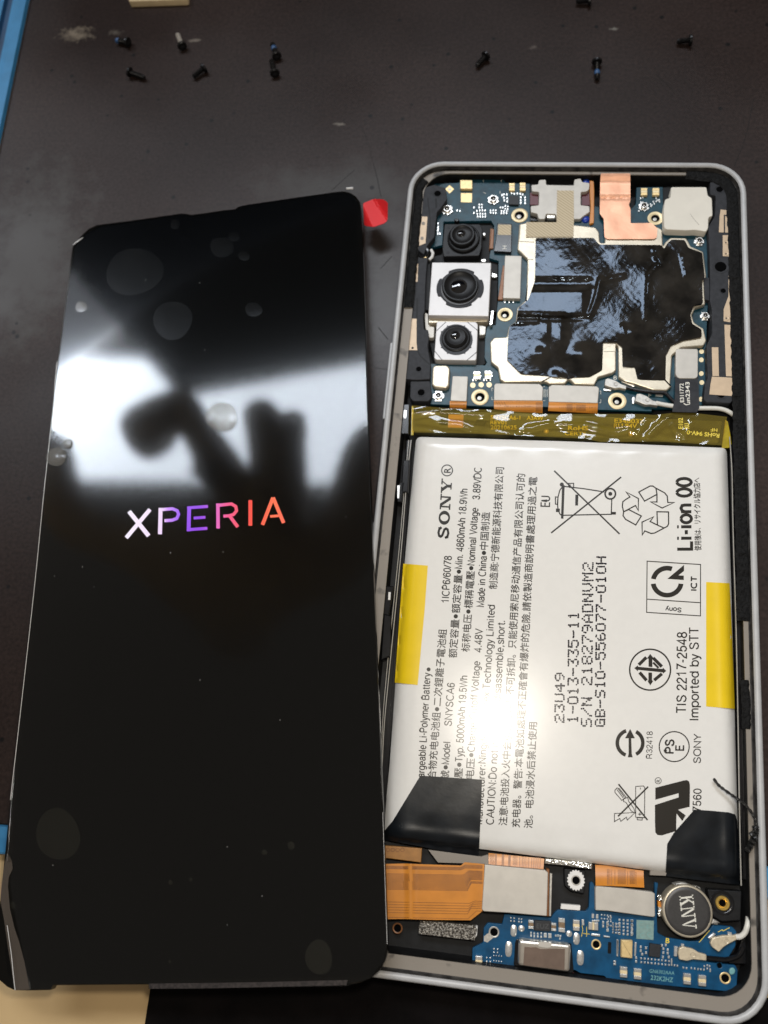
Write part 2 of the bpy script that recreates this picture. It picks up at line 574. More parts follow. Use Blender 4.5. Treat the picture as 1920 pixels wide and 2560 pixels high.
def sheet(mb, px, zf, step=8.0, thick=0.0, place=None, mi=0, jitter=0.25):
    """a curved sheet: outline in survey pixels, height zf(px, py) in mm; skirt of the given thickness round its edge"""
    if area2(px) < 0:
        px = px[::-1]
    bd = densify(px, step)
    pts = [Vector(p) for p in bd]
    x0, x1 = min(p[0] for p in px), max(p[0] for p in px)
    y0, y1 = min(p[1] for p in px), max(p[1] for p in px)
    rnd = random.Random(5)
    yy = y0 + step / 2
    while yy < y1:
        xx = x0 + step / 2
        while xx < x1:
            q = (xx + rnd.uniform(-jitter, jitter) * step, yy + rnd.uniform(-jitter, jitter) * step)
            if inside(q, px) and all(segdist(q, px[i - 1], px[i]) > step * 0.4 for i in range(len(px))):
                pts.append(Vector(q))
            xx += step
        yy += step
    k = len(bd)
    vo, eo, fo, _a, _b, _c = delaunay_2d_cdt(pts, [(i, (i + 1) % k) for i in range(k)], [list(range(k))], 1, 1e-4)
    place = place or (lambda x, y, z: U(x, y, z))
    P = [place(p[0], p[1], zf(p[0], p[1])) for p in vo]
    ff = []
    for f in fo:
        a, b, c = (P[i] for i in f[:3])
        nz = (b - a).cross(c - a).z
        ff.append(tuple(f) if nz > 0 else tuple(reversed(f)))
    mb.add(P, ff, mi)
    if thick > 0:
        cnt = {}
        for f in ff:
            for i in range(len(f)):
                e = (f[i], f[(i + 1) % len(f)])
                cnt[e] = 1
        for (a, b) in list(cnt):
            if (b, a) not in cnt:
                A, B = P[a], P[b]
                dz = Vector((0, 0, -thick))
                mb.add([A, B, B + dz, A + dz], [(1, 0, 3, 2)], mi)


def flat(mb, px, zf, mi=0, place=None):
    """a printed or plated flat patch: polygon of survey pixels laid at height zf"""
    place = place or U
    z = zf if callable(zf) else (lambda x, y: zf)
    P = [place(x, y, z(x, y)) for x, y in px]
    if len(P) >= 3:
        nrm = Vector((0, 0, 0))
        for i in range(len(P)):
            nrm += P[i].cross(P[(i + 1) % len(P)])
        if nrm.z < 0:
            P.reverse()
    mb.add(P, [tuple(range(len(P)))], mi)


def stroke(mb, pts, w, zf, mi=0, closed=False, place=None):
    """line print: a polyline of the given pixel width, mitred"""
    pts = [Vector(p) for p in pts]
    k = len(pts)
    L, Rr = [], []
    for i in range(k):
        if closed:
            a, b = pts[i - 1], pts[(i + 1) % k]
            d0, d1 = (pts[i] - a), (b - pts[i])
        else:
            d0 = pts[i] - pts[i - 1] if i > 0 else pts[1] - pts[0]
            d1 = pts[i + 1] - pts[i] if i < k - 1 else pts[-1] - pts[-2]
        d0, d1 = d0.normalized(), d1.normalized()
        n0, n1 = Vector((-d0.y, d0.x)), Vector((-d1.y, d1.x))
        b = n0 + n1
        b = b.normalized() if b.length > 1e-6 else n1
        s = (w / 2) / max(0.45, b.dot(n1))
        L.append(pts[i] + b * s)
        Rr.append(pts[i] - b * s)
    m = k if closed else k - 1
    for i in range(m):
        j = (i + 1) % k
        flat(mb, [L[i], L[j], Rr[j], Rr[i]], zf, mi, place)


def arc(cx, cy, r, a0, a1, n=20, ry=None):
    ry = ry or r
    return [(cx + r * math.cos(math.radians(a0 + (a1 - a0) * i / n)), cy + ry * math.sin(math.radians(a0 + (a1 - a0) * i / n))) for i in range(n + 1)]


def disc(mb, c, r, zf, n=12, mi=0, ry=None, place=None):
    flat(mb, arc(c[0], c[1], r, 0, 360, n, ry)[:-1], zf, mi, place)


def fill_holes(mb, outer, holes, zf, mi=0):
    pts, edges, faces = [], [], []
    for lp in [outer] + holes:
        k = len(pts)
        pts += [Vector(p) for p in lp]
        edges += [(k + i, k + (i + 1) % len(lp)) for i in range(len(lp))]
        faces.append(list(range(k, len(pts))))
    vo, eo, fo, *_ = delaunay_2d_cdt(pts, edges, [], 2, 1e-5)
    z = zf if callable(zf) else (lambda x, y: zf)
    P = [U(p[0], p[1], z(p[0], p[1])) for p in vo]
    for f in fo:
        a, b, c = (P[i] for i in f[:3])
        mb.add([P[i] for i in f], [tuple(range(len(f))) if (b - a).cross(c - a).z > 0 else tuple(reversed(range(len(f))))], mi)


_glyph = {}


def text(mb, s, p0, p1, cap, zf, mi=0, bold=0.0, place=None, spacing=1.0):
    """lettering laid flat from p0 to p1 (baseline, survey pixels) with that cap height"""
    key = (s, bold, spacing)
    if key not in _glyph:
        c = bpy.data.curves.new('lettering', 'FONT')
        c.body = s
        c.size = 1
        c.resolution_u = 3
        c.offset = bold
        c.space_character = spacing
        o = bpy.data.objects.new('lettering', c)
        me = bpy.data.meshes.new_from_object(o)
        _glyph[key] = ([tuple(q.co[:2]) for q in me.vertices], [tuple(f.vertices) for f in me.polygons])
        bpy.data.objects.remove(o)
        bpy.data.meshes.remove(me)
        bpy.data.curves.remove(c)
    vs, fs = _glyph[key]
    x0, x1 = min(v[0] for v in vs), max(v[0] for v in vs)
    d = Vector((p1[0] - p0[0], p1[1] - p0[1]))
    up = Vector((d.y, -d.x)).normalized()
    place = place or U
    z = zf if callable(zf) else (lambda x, y: zf)
    P = []
    for gx, gy in vs:
        q = Vector(p0) + d * ((gx - x0) / (x1 - x0)) + up * (gy * cap / 0.69)
        P.append(place(q.x, q.y, z(q.x, q.y)))
    ff = []
    for f in fs:
        a, b, c = (P[i] for i in f[:3])
        ff.append(tuple(f) if (b - a).cross(c - a).z > 0 else tuple(reversed(f)))
    mb.add(P, ff, mi)


def quad_px(x0, y0, x1, y1, sk=0.0):
    """box in survey pixels; sk leans it with the board (pixels of drop per pixel across)"""
    return [(x0, y0), (x1, y0 + sk * (x1 - x0)), (x1, y1 + sk * (x1 - x0)), (x0, y1)]


def child(name, parent, mb, mats, label=None, smooth=True, kind=None):
    o = build(name, mb, mats, parent, smooth=smooth, label=label)
    if kind:
        o['kind'] = kind
    return o
# ------------------------------------------------------------------ the bench: mat, blue border, beige board
def mat_material():
    m = material('work_mat', (0.026, 0.0215, 0.019), 0.43, 0, 0.18)
    nt = m.node_tree
    N, L = nt.nodes, nt.links
    b = N['Principled BSDF']
    tc = N.new('ShaderNodeTexCoord')
    big = N.new('ShaderNodeTexNoise')
    big.inputs['Scale'].default_value = 22
    big.inputs['Detail'].default_value = 6
    L.new(tc.outputs['Object'], big.inputs['Vector'])
    r = N.new('ShaderNodeValToRGB')
    r.color_ramp.elements[0].position, r.color_ramp.elements[1].position = 0.38, 0.66
    r.color_ramp.elements[0].color, r.color_ramp.elements[1].color = (0.0225, 0.0145, 0.0125, 1), (0.0375, 0.0248, 0.0215, 1)
    L.new(big.outputs['Fac'], r.inputs['Fac'])
    fine = N.new('ShaderNodeTexNoise')
    fine.inputs['Scale'].default_value = 1400
    fine.inputs['Detail'].default_value = 3
    L.new(tc.outputs['Object'], fine.inputs['Vector'])
    rf = N.new('ShaderNodeValToRGB')
    rf.color_ramp.elements[0].position, rf.color_ramp.elements[1].position = 0.3, 0.7
    rf.color_ramp.elements[0].color, rf.color_ramp.elements[1].color = (0.7, 0.7, 0.7, 1), (1.3, 1.3, 1.3, 1)
    L.new(fine.outputs['Fac'], rf.inputs['Fac'])
    mx = N.new('ShaderNodeMixRGB')
    mx.blend_type = 'MULTIPLY'
    mx.inputs[0].default_value = 1
    L.new(r.outputs['Color'], mx.inputs[1])
    L.new(rf.outputs['Color'], mx.inputs[2])
    last = mx.outputs[0]
    # dust flecks, dried flux and painted sheen, each patch with its own place: (x, y, rx, ry, noise scale, threshold, colour)
    def stain(last, cx, cy, rx, ry, sc, lo, hi, col):
        mp = N.new('ShaderNodeMapping')
        mp.vector_type = 'TEXTURE'
        mp.inputs['Location'].default_value = (cx * MM, (cy - 100) * MM, 0)
        mp.inputs['Scale'].default_value = (rx * MM, ry * MM, 1)
        L.new(tc.outputs['Object'], mp.inputs['Vector'])
        ln = N.new('ShaderNodeVectorMath')
        ln.operation = 'LENGTH'
        L.new(mp.outputs['Vector'], ln.inputs[0])
        n = N.new('ShaderNodeTexNoise')
        n.inputs['Scale'].default_value = sc
        n.inputs['Detail'].default_value = 5
        n.inputs['Roughness'].default_value = 0.65
        L.new(tc.outputs['Object'], n.inputs['Vector'])
        sb = N.new('ShaderNodeMath')
        sb.operation = 'SUBTRACT'
        sb.inputs[0].default_value = 1.0
        L.new(ln.outputs['Value'], sb.inputs[1])
        ad = N.new('ShaderNodeMath')
        ad.operation = 'MULTIPLY_ADD'
        ad.inputs[1].default_value = 0.5
        L.new(sb.outputs[0], ad.inputs[0])
        L.new(n.outputs['Fac'], ad.inputs[2])
        rr = N.new('ShaderNodeMapRange')
        rr.inputs['From Min'].default_value, rr.inputs['From Max'].default_value = lo, hi
        L.new(ad.outputs[0], rr.inputs['Value'])
        m3 = N.new('ShaderNodeMixRGB')
        m3.inputs[2].default_value = (*col, 1)
        L.new(rr.outputs[0], m3.inputs[0])
        L.new(last, m3.inputs[1])
        return m3.outputs[0]
    p = U(190, 85, 0)
    last = stain(last, p.x, p.y, 6.5, 3.4, 700, 0.62, 0.98, (0.22, 0.18, 0.135))
    p = U(288, 82, 0)
    last = stain(last, p.x, p.y, 3.0, 1.8, 700, 0.66, 1.05, (0.10, 0.085, 0.07))
    p = U(488, 101, 0)
    last = stain(last, p.x, p.y, 2.2, 0.9, 900, 0.62, 0.9, (0.20, 0.17, 0.14))
    p = U(850, 310, 0)
    last = stain(last, p.x, p.y, 2.4, 0.6, 500, 0.6, 0.95, (0.16, 0.14, 0.12))
    p = U(1534, 72, 0)
    last = stain(last, p.x, p.y, 1.4, 0.8, 1200, 0.62, 0.9, (0.17, 0.16, 0.14))
    p = U(1333, 118, 0)
    last = stain(last, p.x, p.y, 1.8, 1.0, 900, 0.66, 1.0, (0.10, 0.08, 0.07))
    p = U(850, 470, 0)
    last = stain(last, p.x, p.y, 26, 9, 90, 0.55, 0.85, (0.046, 0.041, 0.038))  # worn patch by the red tab, its sheen painted in paler colour
    p = U(965, 720, 0)
    last = stain(last, p.x, p.y, 7, 22, 150, 0.50, 0.85, (0.048, 0.043, 0.040))  # grey lamp sheen between screen and phone, painted as a paler patch
    p = U(70, 640, 0)
    last = stain(last, p.x, p.y, 16, 28, 200, 0.50, 0.85, (0.055, 0.049, 0.045))  # lamp sheen at the far left, painted as a paler patch
    # dark spots left of the screen
    vo = N.new('ShaderNodeTexVoronoi')
    vo.inputs['Scale'].default_value = 170
    L.new(tc.outputs['Object'], vo.inputs['Vector'])
    vr = N.new('ShaderNodeMapRange')
    vr.inputs['From Min'].default_value, vr.inputs['From Max'].default_value = 0.11, 0.06
    L.new(vo.outputs['Distance'], vr.inputs['Value'])
    ms = N.new('ShaderNodeMixRGB')
    ms.inputs[2].default_value = (0.007, 0.006, 0.006, 1)
    L.new(vr.outputs[0], ms.inputs[0])
    L.new(last, ms.inputs[1])
    last = ms.outputs[0]
    L.new(last, b.inputs['Base Color'])
    # worn, smoother patches
    wn = N.new('ShaderNodeTexNoise')
    wn.inputs['Scale'].default_value = 14
    wn.inputs['Detail'].default_value = 3
    L.new(tc.outputs['Object'], wn.inputs['Vector'])
    wr = N.new('ShaderNodeMapRange')
    wr.inputs['From Min'].default_value, wr.inputs['From Max'].default_value = 0.35, 0.65
    wr.inputs['To Min'].default_value, wr.inputs['To Max'].default_value = 0.28, 0.50
    L.new(wn.outputs['Fac'], wr.inputs['Value'])
    L.new(wr.outputs[0], b.inputs['Roughness'])
    bp = N.new('ShaderNodeBump')
    bp.inputs['Strength'].default_value = 0.35
    bp.inputs['Distance'].default_value = 0.05 * MM
    L.new(fine.outputs['Fac'], bp.inputs['Height'])
    L.new(bp.outputs['Normal'], b.inputs['Normal'])
    return m


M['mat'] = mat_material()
EDGE = -0.0556
mat_c = Vector((-92.5, 13.5))
far = Vector((mat_c.x + EDGE * 420, mat_c.y + 420))
mb = MB()
mat_poly = [mat_c, (mat_c.x + 380, mat_c.y + 380 * 0.0556), (mat_c.x + 380 + EDGE * 420, mat_c.y + 420 + 380 * 0.0556), far]
slab_mm(mb, mat_poly, -2.0, 0.0, 0.25)
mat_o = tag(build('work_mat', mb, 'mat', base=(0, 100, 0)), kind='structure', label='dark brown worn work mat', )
# scratches scored into the mat
mb = MB()
for view, pts, w in (('v', [(760, 1060), (785, 1150), (810, 1275)], 1.6), ('v', [(640, 1100), (560, 1170), (490, 1235)], 1.3),
                     ('w', [(930, 480), (985, 530), (1045, 590)], 1.3), ('w', [(1565, 640), (1530, 830), (1490, 960), (1440, 1075)], 1.5),
                     ('v', [(690, 830), (730, 930), (755, 1050)], 1.0), ('w', [(1530, 1480), (1600, 1460), (1659, 1445)], 1.0),
                     ('s', [(1480, 1190), (1560, 1290)], 1.8), ('s', [(1590, 600), (1500, 700)], 1.5), ('z', [(110, 1640), (250, 1660)], 1.0)):
    stroke(mb, V(view, *pts), w, 0.012)
M['scratch'] = material('scored_rubber', (0.011, 0.009, 0.0085), 0.6, 0, 0.2)
child('scratch', mat_o, mb, 'scratch', kind='stuff')
mb = MB()
slab_mm(mb, [(-420, -330), (420, -330), (420, 520), (-420, 520)], -20, -2.0)
tag(build('bench_top', mb, 'desk', base=(0, 0, -2)), kind='structure', label='beige bench board under the mat')

# blue rubber border round the mat: raised inner lip, groove, outer lip
def border_strip(mb, a, b, outward, prof):
    a, b, n = Vector(a), Vector(b), Vector(outward).normalized()
    pr = []
    for off, z, mi in prof:
        pr.append((a.to_3d() + (n * off).to_3d() + Vector((0, 0, z)), b.to_3d() + (n * off).to_3d() + Vector((0, 0, z)), mi))
    for q in range(len(pr) - 1):
        f = [pr[q][0], pr[q][1], pr[q + 1][1], pr[q + 1][0]]
        if (f[1] - f[0]).cross(f[2] - f[0]).z < 0:
            f.reverse()
        mb.add(f, [(0, 1, 2, 3)], pr[q][2])


bo = thing('mat_border', 'blue rubber border strip along the left and lower edge of the dark mat', 'border', (-96, 60, -2))
mb = MB()
border_strip(mb, mat_c + Vector((0.3, -5)), far, (-1, EDGE), [(0, 0.1, 0), (0.25, 1.1, 0), (2.2, 1.35, 0), (3.9, 1.1, 0), (4.3, 0.2, 1), (6.0, 0.1, 1), (6.4, 1.0, 0), (8.2, 1.3, 1), (10.5, 1.0, 0), (12.0, 0.9, 1), (12.2, -2, 0)])
build('border_side', mb, ['rim', 'rimdark'], bo)
mb = MB()
border_strip(mb, mat_c + Vector((-12, -0.7)), (mat_c.x + 380, mat_c.y + 380 * 0.0556), (0.0556, -1), [(0, 0.1, 0), (0.25, 0.9, 0), (2.2, 1.0, 0), (4.6, 0.8, 0), (4.95, 0.5, 0), (5.0, -2, 0)])
build('border_side', mb, ['rim', 'rimdark'], bo)

mb = MB()
slab_mm(mb, fillet([(-31.9, -140), (-31.9, 7.0), (20, 7.5), (66, 2.7), (200, -2.5), (200, -140)], 3), -1.99, -0.9, 0.3)
tag(build('cloth', mb, 'clothblack', base=(40, -20, -2)), 'black cloth lying on the bench below the screen and phone', 'cloth')

wb = thing('wooden_block', 'pale wooden block at the far edge of the mat', 'block', tuple(U(395, -20, 0)))
mb = MB()
slab(mb, V('p', (313, -90), (322, 3.5), (467, -1.5), (474, -90)), 0.0, 1.6, 0.2, r=3)
build('block_body', mb, 'wood', wb)

# ------------------------------------------------------------------ loose screws on the mat
def screw(head_px, tip_px, label, shaft='screw', lock=None, rh=1.15, rs=0.62):
    a, b = U(*head_px, 0.9), U(*tip_px, 0.6)
    L_ = (b - a).length
    d = (b - a)
    d.z = 0
    d.normalize()
    t = thing('screw', label, 'screw', (a.x, a.y, 0), group='loose screws on the mat')
    tilt = Vector((d.x, d.y, -0.09)).normalized()
    a = Vector((a.x, a.y, rh))
    mb = MB()
    tube(mb, [a, a + tilt * 0.12, a + tilt * 0.55, a + tilt * 0.75], [rh * 0.86, rh, rh, rh * 0.7], 18)
    # cross slot pressed into the head
    build('head', mb, 'screw', t)
    mb = MB()
    n = Vector((-d.y, d.x, 0))
    for s in (n, Vector((0, 0, 1))):
        q = a - tilt * 0.03
        w_ = tilt.cross(s).normalized() * 0.12
        mb.add([q - s * 0.5 - w_, q + s * 0.5 - w_, q + s * 0.5 + w_, q - s * 0.5 + w_], [(0, 1, 2, 3)])
    build('slot', mb, 'chip', t)
    mb = MB()
    pts, rad = [], []
    k = int((L_ - 0.7) / 0.16)
    for i in range(k):
        pts.append(a + tilt * (0.7 + i * 0.16))
        rad.append(rs * (1.0 if i % 2 else 0.82) * (1.0 if i < k - 2 else 0.8))
    tube(mb, pts, rad, 12)
    build('shaft', mb, shaft, t)
    if lock:
        mb = MB()
        f0, f1 = lock
        q = [a + tilt * (L_ * (f0 + (f1 - f0) * i / 4)) for i in range(5)]
        tube(mb, q, [rs * 0.8, rs * 1.03, rs * 1.05, rs * 1.03, rs * 0.8], 12)
        build('threadlock', mb, 'lock', t)
    return t


screw((323, 108), (291, 103), 'black screw with blue tip beside the crusty stain at the upper left', lock=(0.72, 0.98))
screw((457, 119), (444, 86), 'screw with bright silver threads and dark head near the wooden block', shaft='steel')
screw((322, 181), (364, 196), 'plain black screw lying below the blue tipped one near the crusty stain')
screw((513, 170), (481, 196), 'plain black screw lying below the silver threaded screw')
screw((693, 144), (680, 107), 'black screw with blue threads, the upper of two touching end to end', lock=(0.45, 0.72))
screw((688, 187), (678, 149), 'plain black screw, the lower of two touching end to end')
screw((1217, 139), (1189, 169), 'stubby plain black screw on the mat above the left corner of the phone')
screw((1478, 3), (1438, 6), 'black screw cut by the top edge of the picture')
screw((1730, 102), (1688, 106), 'plain black screw lying level, nearest to the right edge of the mat in view')
screw((1492, 153), (1493, 201), 'black screw with blue threads pointing straight down above the phone', lock=(0.5, 0.76), shaft='screw')

# ------------------------------------------------------------------ the loose screen
SCR = thing('phone_screen', 'black phone screen showing a glowing gradient logo, leaning on the opened phone', 'phone screen', (DQ[0] + DQ[2]) / 2)
glass_px = (V('r', (350, 540), (385, 490), (430, 440), (490, 385), (560, 352), (900, 308), (1290, 252), (1330, 254), (1372, 264), (1500, 248)) +
            V('s', (200, 214), (290, 207), (318, 186), (400, 168), (780, 112), (1150, 60), (1195, 58), (1245, 70), (1290, 98), (1322, 140), (1335, 190), (1348, 420), (1366, 1000), (1385, 1659)) +
            [(934, 1450), (957, 2030)] + V('q', (1555, 1200), (1553, 1260), (1538, 1330), (1490, 1410), (1420, 1478), (1330, 1515), (1230, 1528), (700, 1537), (0, 1545)) +
            V('o', (1235, 1531), (440, 1537), (418, 1577), (245, 1581), (120, 1579), (60, 1552), (0, 1500)) +
            [(-22, 2452), (-24, 2440), (0, 2250), (26, 2000), (88, 1450), (139, 940)])


def plane_slab(mb, px, h1, h0, bev=0.0, place=UD):
    if area2(px) > 0:
        px = px[::-1]
    k = len(px)
    c = Vector((sum(p[0] for p in px) / k, sum(p[1] for p in px) / k))
    top = [place(x, y, h1) for x, y in px]
    cen = sum(top, Vector((0, 0, 0))) / k
    if bev > 0:
        rings = [[p + DN * (h0 - h1) for p in top], [p - DN * bev for p in top], [p + (cen - p).normalized() * bev for p in top]]
    else:
        rings = [[p + DN * (h0 - h1) for p in top], top]
    vv, ff = [], []
    for r_ in rings:
        vv += r_
    for a in range(len(rings) - 1):
        for i in range(k):
            j = (i + 1) % k
            ff.append((a * k + i, a * k + j, (a + 1) * k + j, (a + 1) * k + i))
    mb.add(vv, ff)
    mb.add(rings[-1], [tuple(range(k))])
    mb.add(rings[0], [tuple(reversed(range(k)))])


def quad_dir(px):
    return px


mb = MB()
plane_slab(mb, glass_px, 0.0, -1.5, 0.10)
glass = build('cover_glass', mb, 'glass', SCR, angle=25)
# black border printed round the lit area, a hair above the glass body
mb = MB()
outer = [(197, 640), (232, 580), (880, 484), (892, 520), (956, 2080), (962, 2400), (930, 2440), (130, 2455), (20, 2440), (12, 2380), (40, 2000), (155, 950)]
lit = [(222, 690), (248, 640), (850, 545), (868, 575), (925, 2080), (930, 2330), (900, 2372), (80, 2385), (52, 2350), (64, 2000), (176, 950)]
outer, lit = fillet(outer, 10), fillet(lit, 18)
pts_, edges_ = [], []
for lp in (outer, lit):
    k0 = len(pts_)
    pts_ += [Vector(p) for p in lp]
    edges_ += [(k0 + i, k0 + (i + 1) % len(lp)) for i in range(len(lp))]
vo, eo, fo, *_ = delaunay_2d_cdt(pts_, edges_, [], 2, 1e-5)
P = [UD(p[0], p[1], 0.012) for p in vo]
for f in fo:
    a_, b_, c_ = (P[i] for i in f[:3])
    mb.add([P[i] for i in f], [(0, 1, 2) if (b_ - a_).cross(c_ - a_).z > 0 else (2, 1, 0)])
build('black_border', mb, 'bezel', SCR, smooth=False)
# clear protective film over the glass
mb = MB()
film_px = [(186, 618), (214, 584), (250, 565), (455, 535), (478, 540), (560, 528), (596, 522), (606, 514), (850, 480), (880, 486), (897, 512), (905, 600), (915, 960), (932, 1450), (955, 2030), (966, 2362), (960, 2400), (926, 2444), (868, 2466), (500, 2472),
           (372, 2472), (370, 2458), (134, 2461), (127, 2473), (76, 2474), (62, 2407), (44, 2337), (22, 2271), (14, 2200), (28, 2000), (90, 1450), (141, 940)]
plane_slab(mb, film_px, 0.16, 0.06)
build('protective_film', mb, 'film', SCR, smooth=False)
# the lifted strip of film at the lower left corner
mb = MB()
strip = V('o', (62, 440), (98, 500), (106, 570), (72, 640), (66, 720), (82, 900), (120, 1060), (160, 1180), (200, 1330), (248, 1572), (120, 1577), (95, 1400), (70, 1250), (35, 1000), (0, 820), (8, 700), (40, 520))
sheet(mb, strip, lambda X, Y: 0.35 + 0.25 * math.sin(Y * 0.02), 14, 0, place=UD)
build('lifted_film', mb, 'filmedge', SCR, label='peeling clear strip of film at the lower left corner')
mb = MB()
M['brightedge'] = material('film_cut_edge', (0.75, 0.74, 0.72), 0.2, 0, 0.6)
tube(mb, smooth_path([UD(*V1('o', X, Y), 0.7) for X, Y in ((60, 1040), (80, 1180), (95, 1290), (110, 1440), (125, 1577))]), 0.055, 6)
child('film_rim', SCR, mb, 'brightedge')
mb = MB()
tube(mb, smooth_path([UD(*p_, 0.12) for p_ in ((143, 905), (139, 945), (134, 1010), (126, 1080), (117, 1165), (108, 1250), (88, 1450), (58, 1720), (26, 2000))]), 0.07, 6)
child('film_rim', SCR, mb, 'brightedge')
mb = MB()
tube(mb, [UD(*V1('r', X, Y), 0.2) for X, Y in ((356, 526), (380, 505), (410, 485), (440, 462))], [0.05, 0.12, 0.14, 0.06], 6)
child('film_rim', SCR, mb, 'brightedge')
mb = MB()
tube(mb, [UD(957, 2030, 0.1), UD(964, 2250, 0.1), UD(968, 2360, 0.1)], 0.03, 6)
child('film_rim', SCR, mb, 'brightedge')
mb = MB()
tube(mb, [UD(*V1('s', X, Y), 0.2) for X, Y in ((1215, 38), (1270, 36))], [0.22, 0.26], 6)
child('film_rim', SCR, mb, 'brightedge')
mb = MB()

# air bubbles trapped under the film
for cx, cy, rx, ry, hh in ((336, 680, 71, 59, 0.03), (431.6, 801, 51, 46, 0.03), (634, 774, 22, 17, 0.03), (554, 618, 28, 26, 0.03), (554, 1042, 38, 38, 0.30),
                           (203, 767, 14, 14, 0.03), (438, 561, 12, 12, 0.03), (141, 1142, 25, 24, 0.45), (169, 1109, 13, 13, 0.3), (145, 2086, 54, 66, 0.03),
                           (797, 2393, 35, 42, 0.03), (728, 2114, 9, 10, 0.03), (661, 2131, 7, 7, 0.03), (426, 2206, 5.5, 6, 0.03), (477, 2199, 4.5, 5, 0.03),
                           (32, 2263, 7, 9, 0.03), (425, 2404, 4, 4, 0.03), (131, 1080, 5, 6, 0.03), (585, 592, 14, 12, 0.03), (610, 640, 14, 12, 0.03)):
    mb = MB()
    n_, k_ = 28, 5
    vv = []
    for i in range(k_):
        f_ = 1 - i / k_
        for j in range(n_):
            a_ = 2 * math.pi * j / n_
            wob = 1 + 0.05 * math.sin(2 * a_ + cx) + 0.03 * math.sin(3 * a_ + cy)
            vv.append(UD(cx + rx * f_ * wob * math.cos(a_), cy + ry * f_ * wob * math.sin(a_), 0.18 + hh * (1 - f_ * f_)))
    vv.append(UD(cx, cy, 0.18 + hh))
    ff = []
    for i in range(k_ - 1):
        for j in range(n_):
            j2 = (j + 1) % n_
            ff.append((i * n_ + j, (i + 1) * n_ + j, (i + 1) * n_ + j2, i * n_ + j2))
    for j in range(n_):
        ff.append(((k_ - 1) * n_ + j, k_ * n_, (k_ - 1) * n_ + (j + 1) % n_))
    ff = [tuple(reversed(f)) if (vv[f[1]] - vv[f[0]]).cross(vv[f[2]] - vv[f[0]]).z < 0 else f for f in ff]
    mb.add(vv, ff)
    build('air_bubble', mb, 'bubblebright' if (cx, cy) in ((554, 1042), (141, 1142), (169, 1109), (203, 767)) else 'smudge' if cy > 2000 else 'bubble', SCR, angle=60)
# dust specks
mb = MB()
for X, Y in ((499, 707), (512, 875), (364, 700), (690, 962), (136, 1440), (235, 1467), (206, 1417), (865, 1292), (426, 1382), (558, 1380), (568, 2117), (655, 2240), (568, 2312), (500, 1700), (700, 1800), (132, 2163)):
    disc(mb, (X, Y), random.uniform(0.8, 1.6), 0.2, 7, 0, random.uniform(1.0, 2.4), place=UD)
M['dust'] = material('grey_dust', (0.22, 0.22, 0.21), 0.8, 0, 0.2)
child('dust', SCR, mb, 'dust', kind='stuff')
mb = MB()
slab_q = [(372, 2459), (620, 2456), (870, 2450), (866, 2463), (640, 2468), (500, 2471), (373, 2472)]
sheet(mb, slab_q, lambda X, Y: 0.19, 6, 0, place=UD)
M['lip'] = material('dusty_lip', (0.030, 0.024, 0.022), 0.7, 0, 0.3, var=0.5, vscale=2.5)
child('lower_lip', SCR, mb, 'lip')
# red pull tab of the film, bent up off the glass
mb = MB()
tabpx = fillet(V('s', (1352, 160), (1440, 124), (1520, 126), (1558, 152), (1556, 300), (1530, 325), (1440, 356), (1362, 345)), 5)


def tab_z(X, Y):
    s_ = (X - 500 - 0) if False else 0
    a_, b_ = V1('s', 1440, 122), V1('s', 1556, 300)
    side = ((b_[0] - a_[0]) * (Y - a_[1]) - (b_[1] - a_[1]) * (X - a_[0])) / math.hypot(b_[0] - a_[0], b_[1] - a_[1])
    c_, d_ = V1('s', 1352, 175), V1('s', 1430, 350)
    side2 = ((d_[0] - c_[0]) * (Y - c_[1]) - (d_[1] - c_[1]) * (X - c_[0])) / math.hypot(d_[0] - c_[0], d_[1] - c_[1])
    return 5.6 + (0.10 * side * -1 if side < 0 else 0) + (-0.09 * max(0, side2)) + 0.25 * math.exp(-(side / 1.5) ** 2)


sheet(mb, tabpx, tab_z, 3.5, 0.12)
build('pull_tab', mb, 'red', SCR, label='red pull tab sticking out at the upper right corner')
mb = MB()
sheet(mb, V('s', (1310, 150), (1356, 160), (1360, 340), (1318, 300)), lambda X, Y: 5.3, 6, 0.1)
build('tab_neck', mb, 'film', SCR)

# the glowing word on the screen
def logo_material():
    m = bpy.data.materials.new('glowing_logo')
    m.use_nodes = True
    N, L = m.node_tree.nodes, m.node_tree.links
    b = N['Principled BSDF']
    b.inputs['Base Color'].default_value = (0, 0, 0, 1)
    b.inputs['Roughness'].default_value = 0.1
    at = N.new('ShaderNodeAttribute')
    at.attribute_name = 'pixel_colour'
    L.new(at.outputs['Color'], b.inputs['Emission Color'])
    b.inputs['Emission Strength'].default_value = 1.0
    return m


M['logo'] = logo_material()


def T(*pts):
    return V('t', *pts)


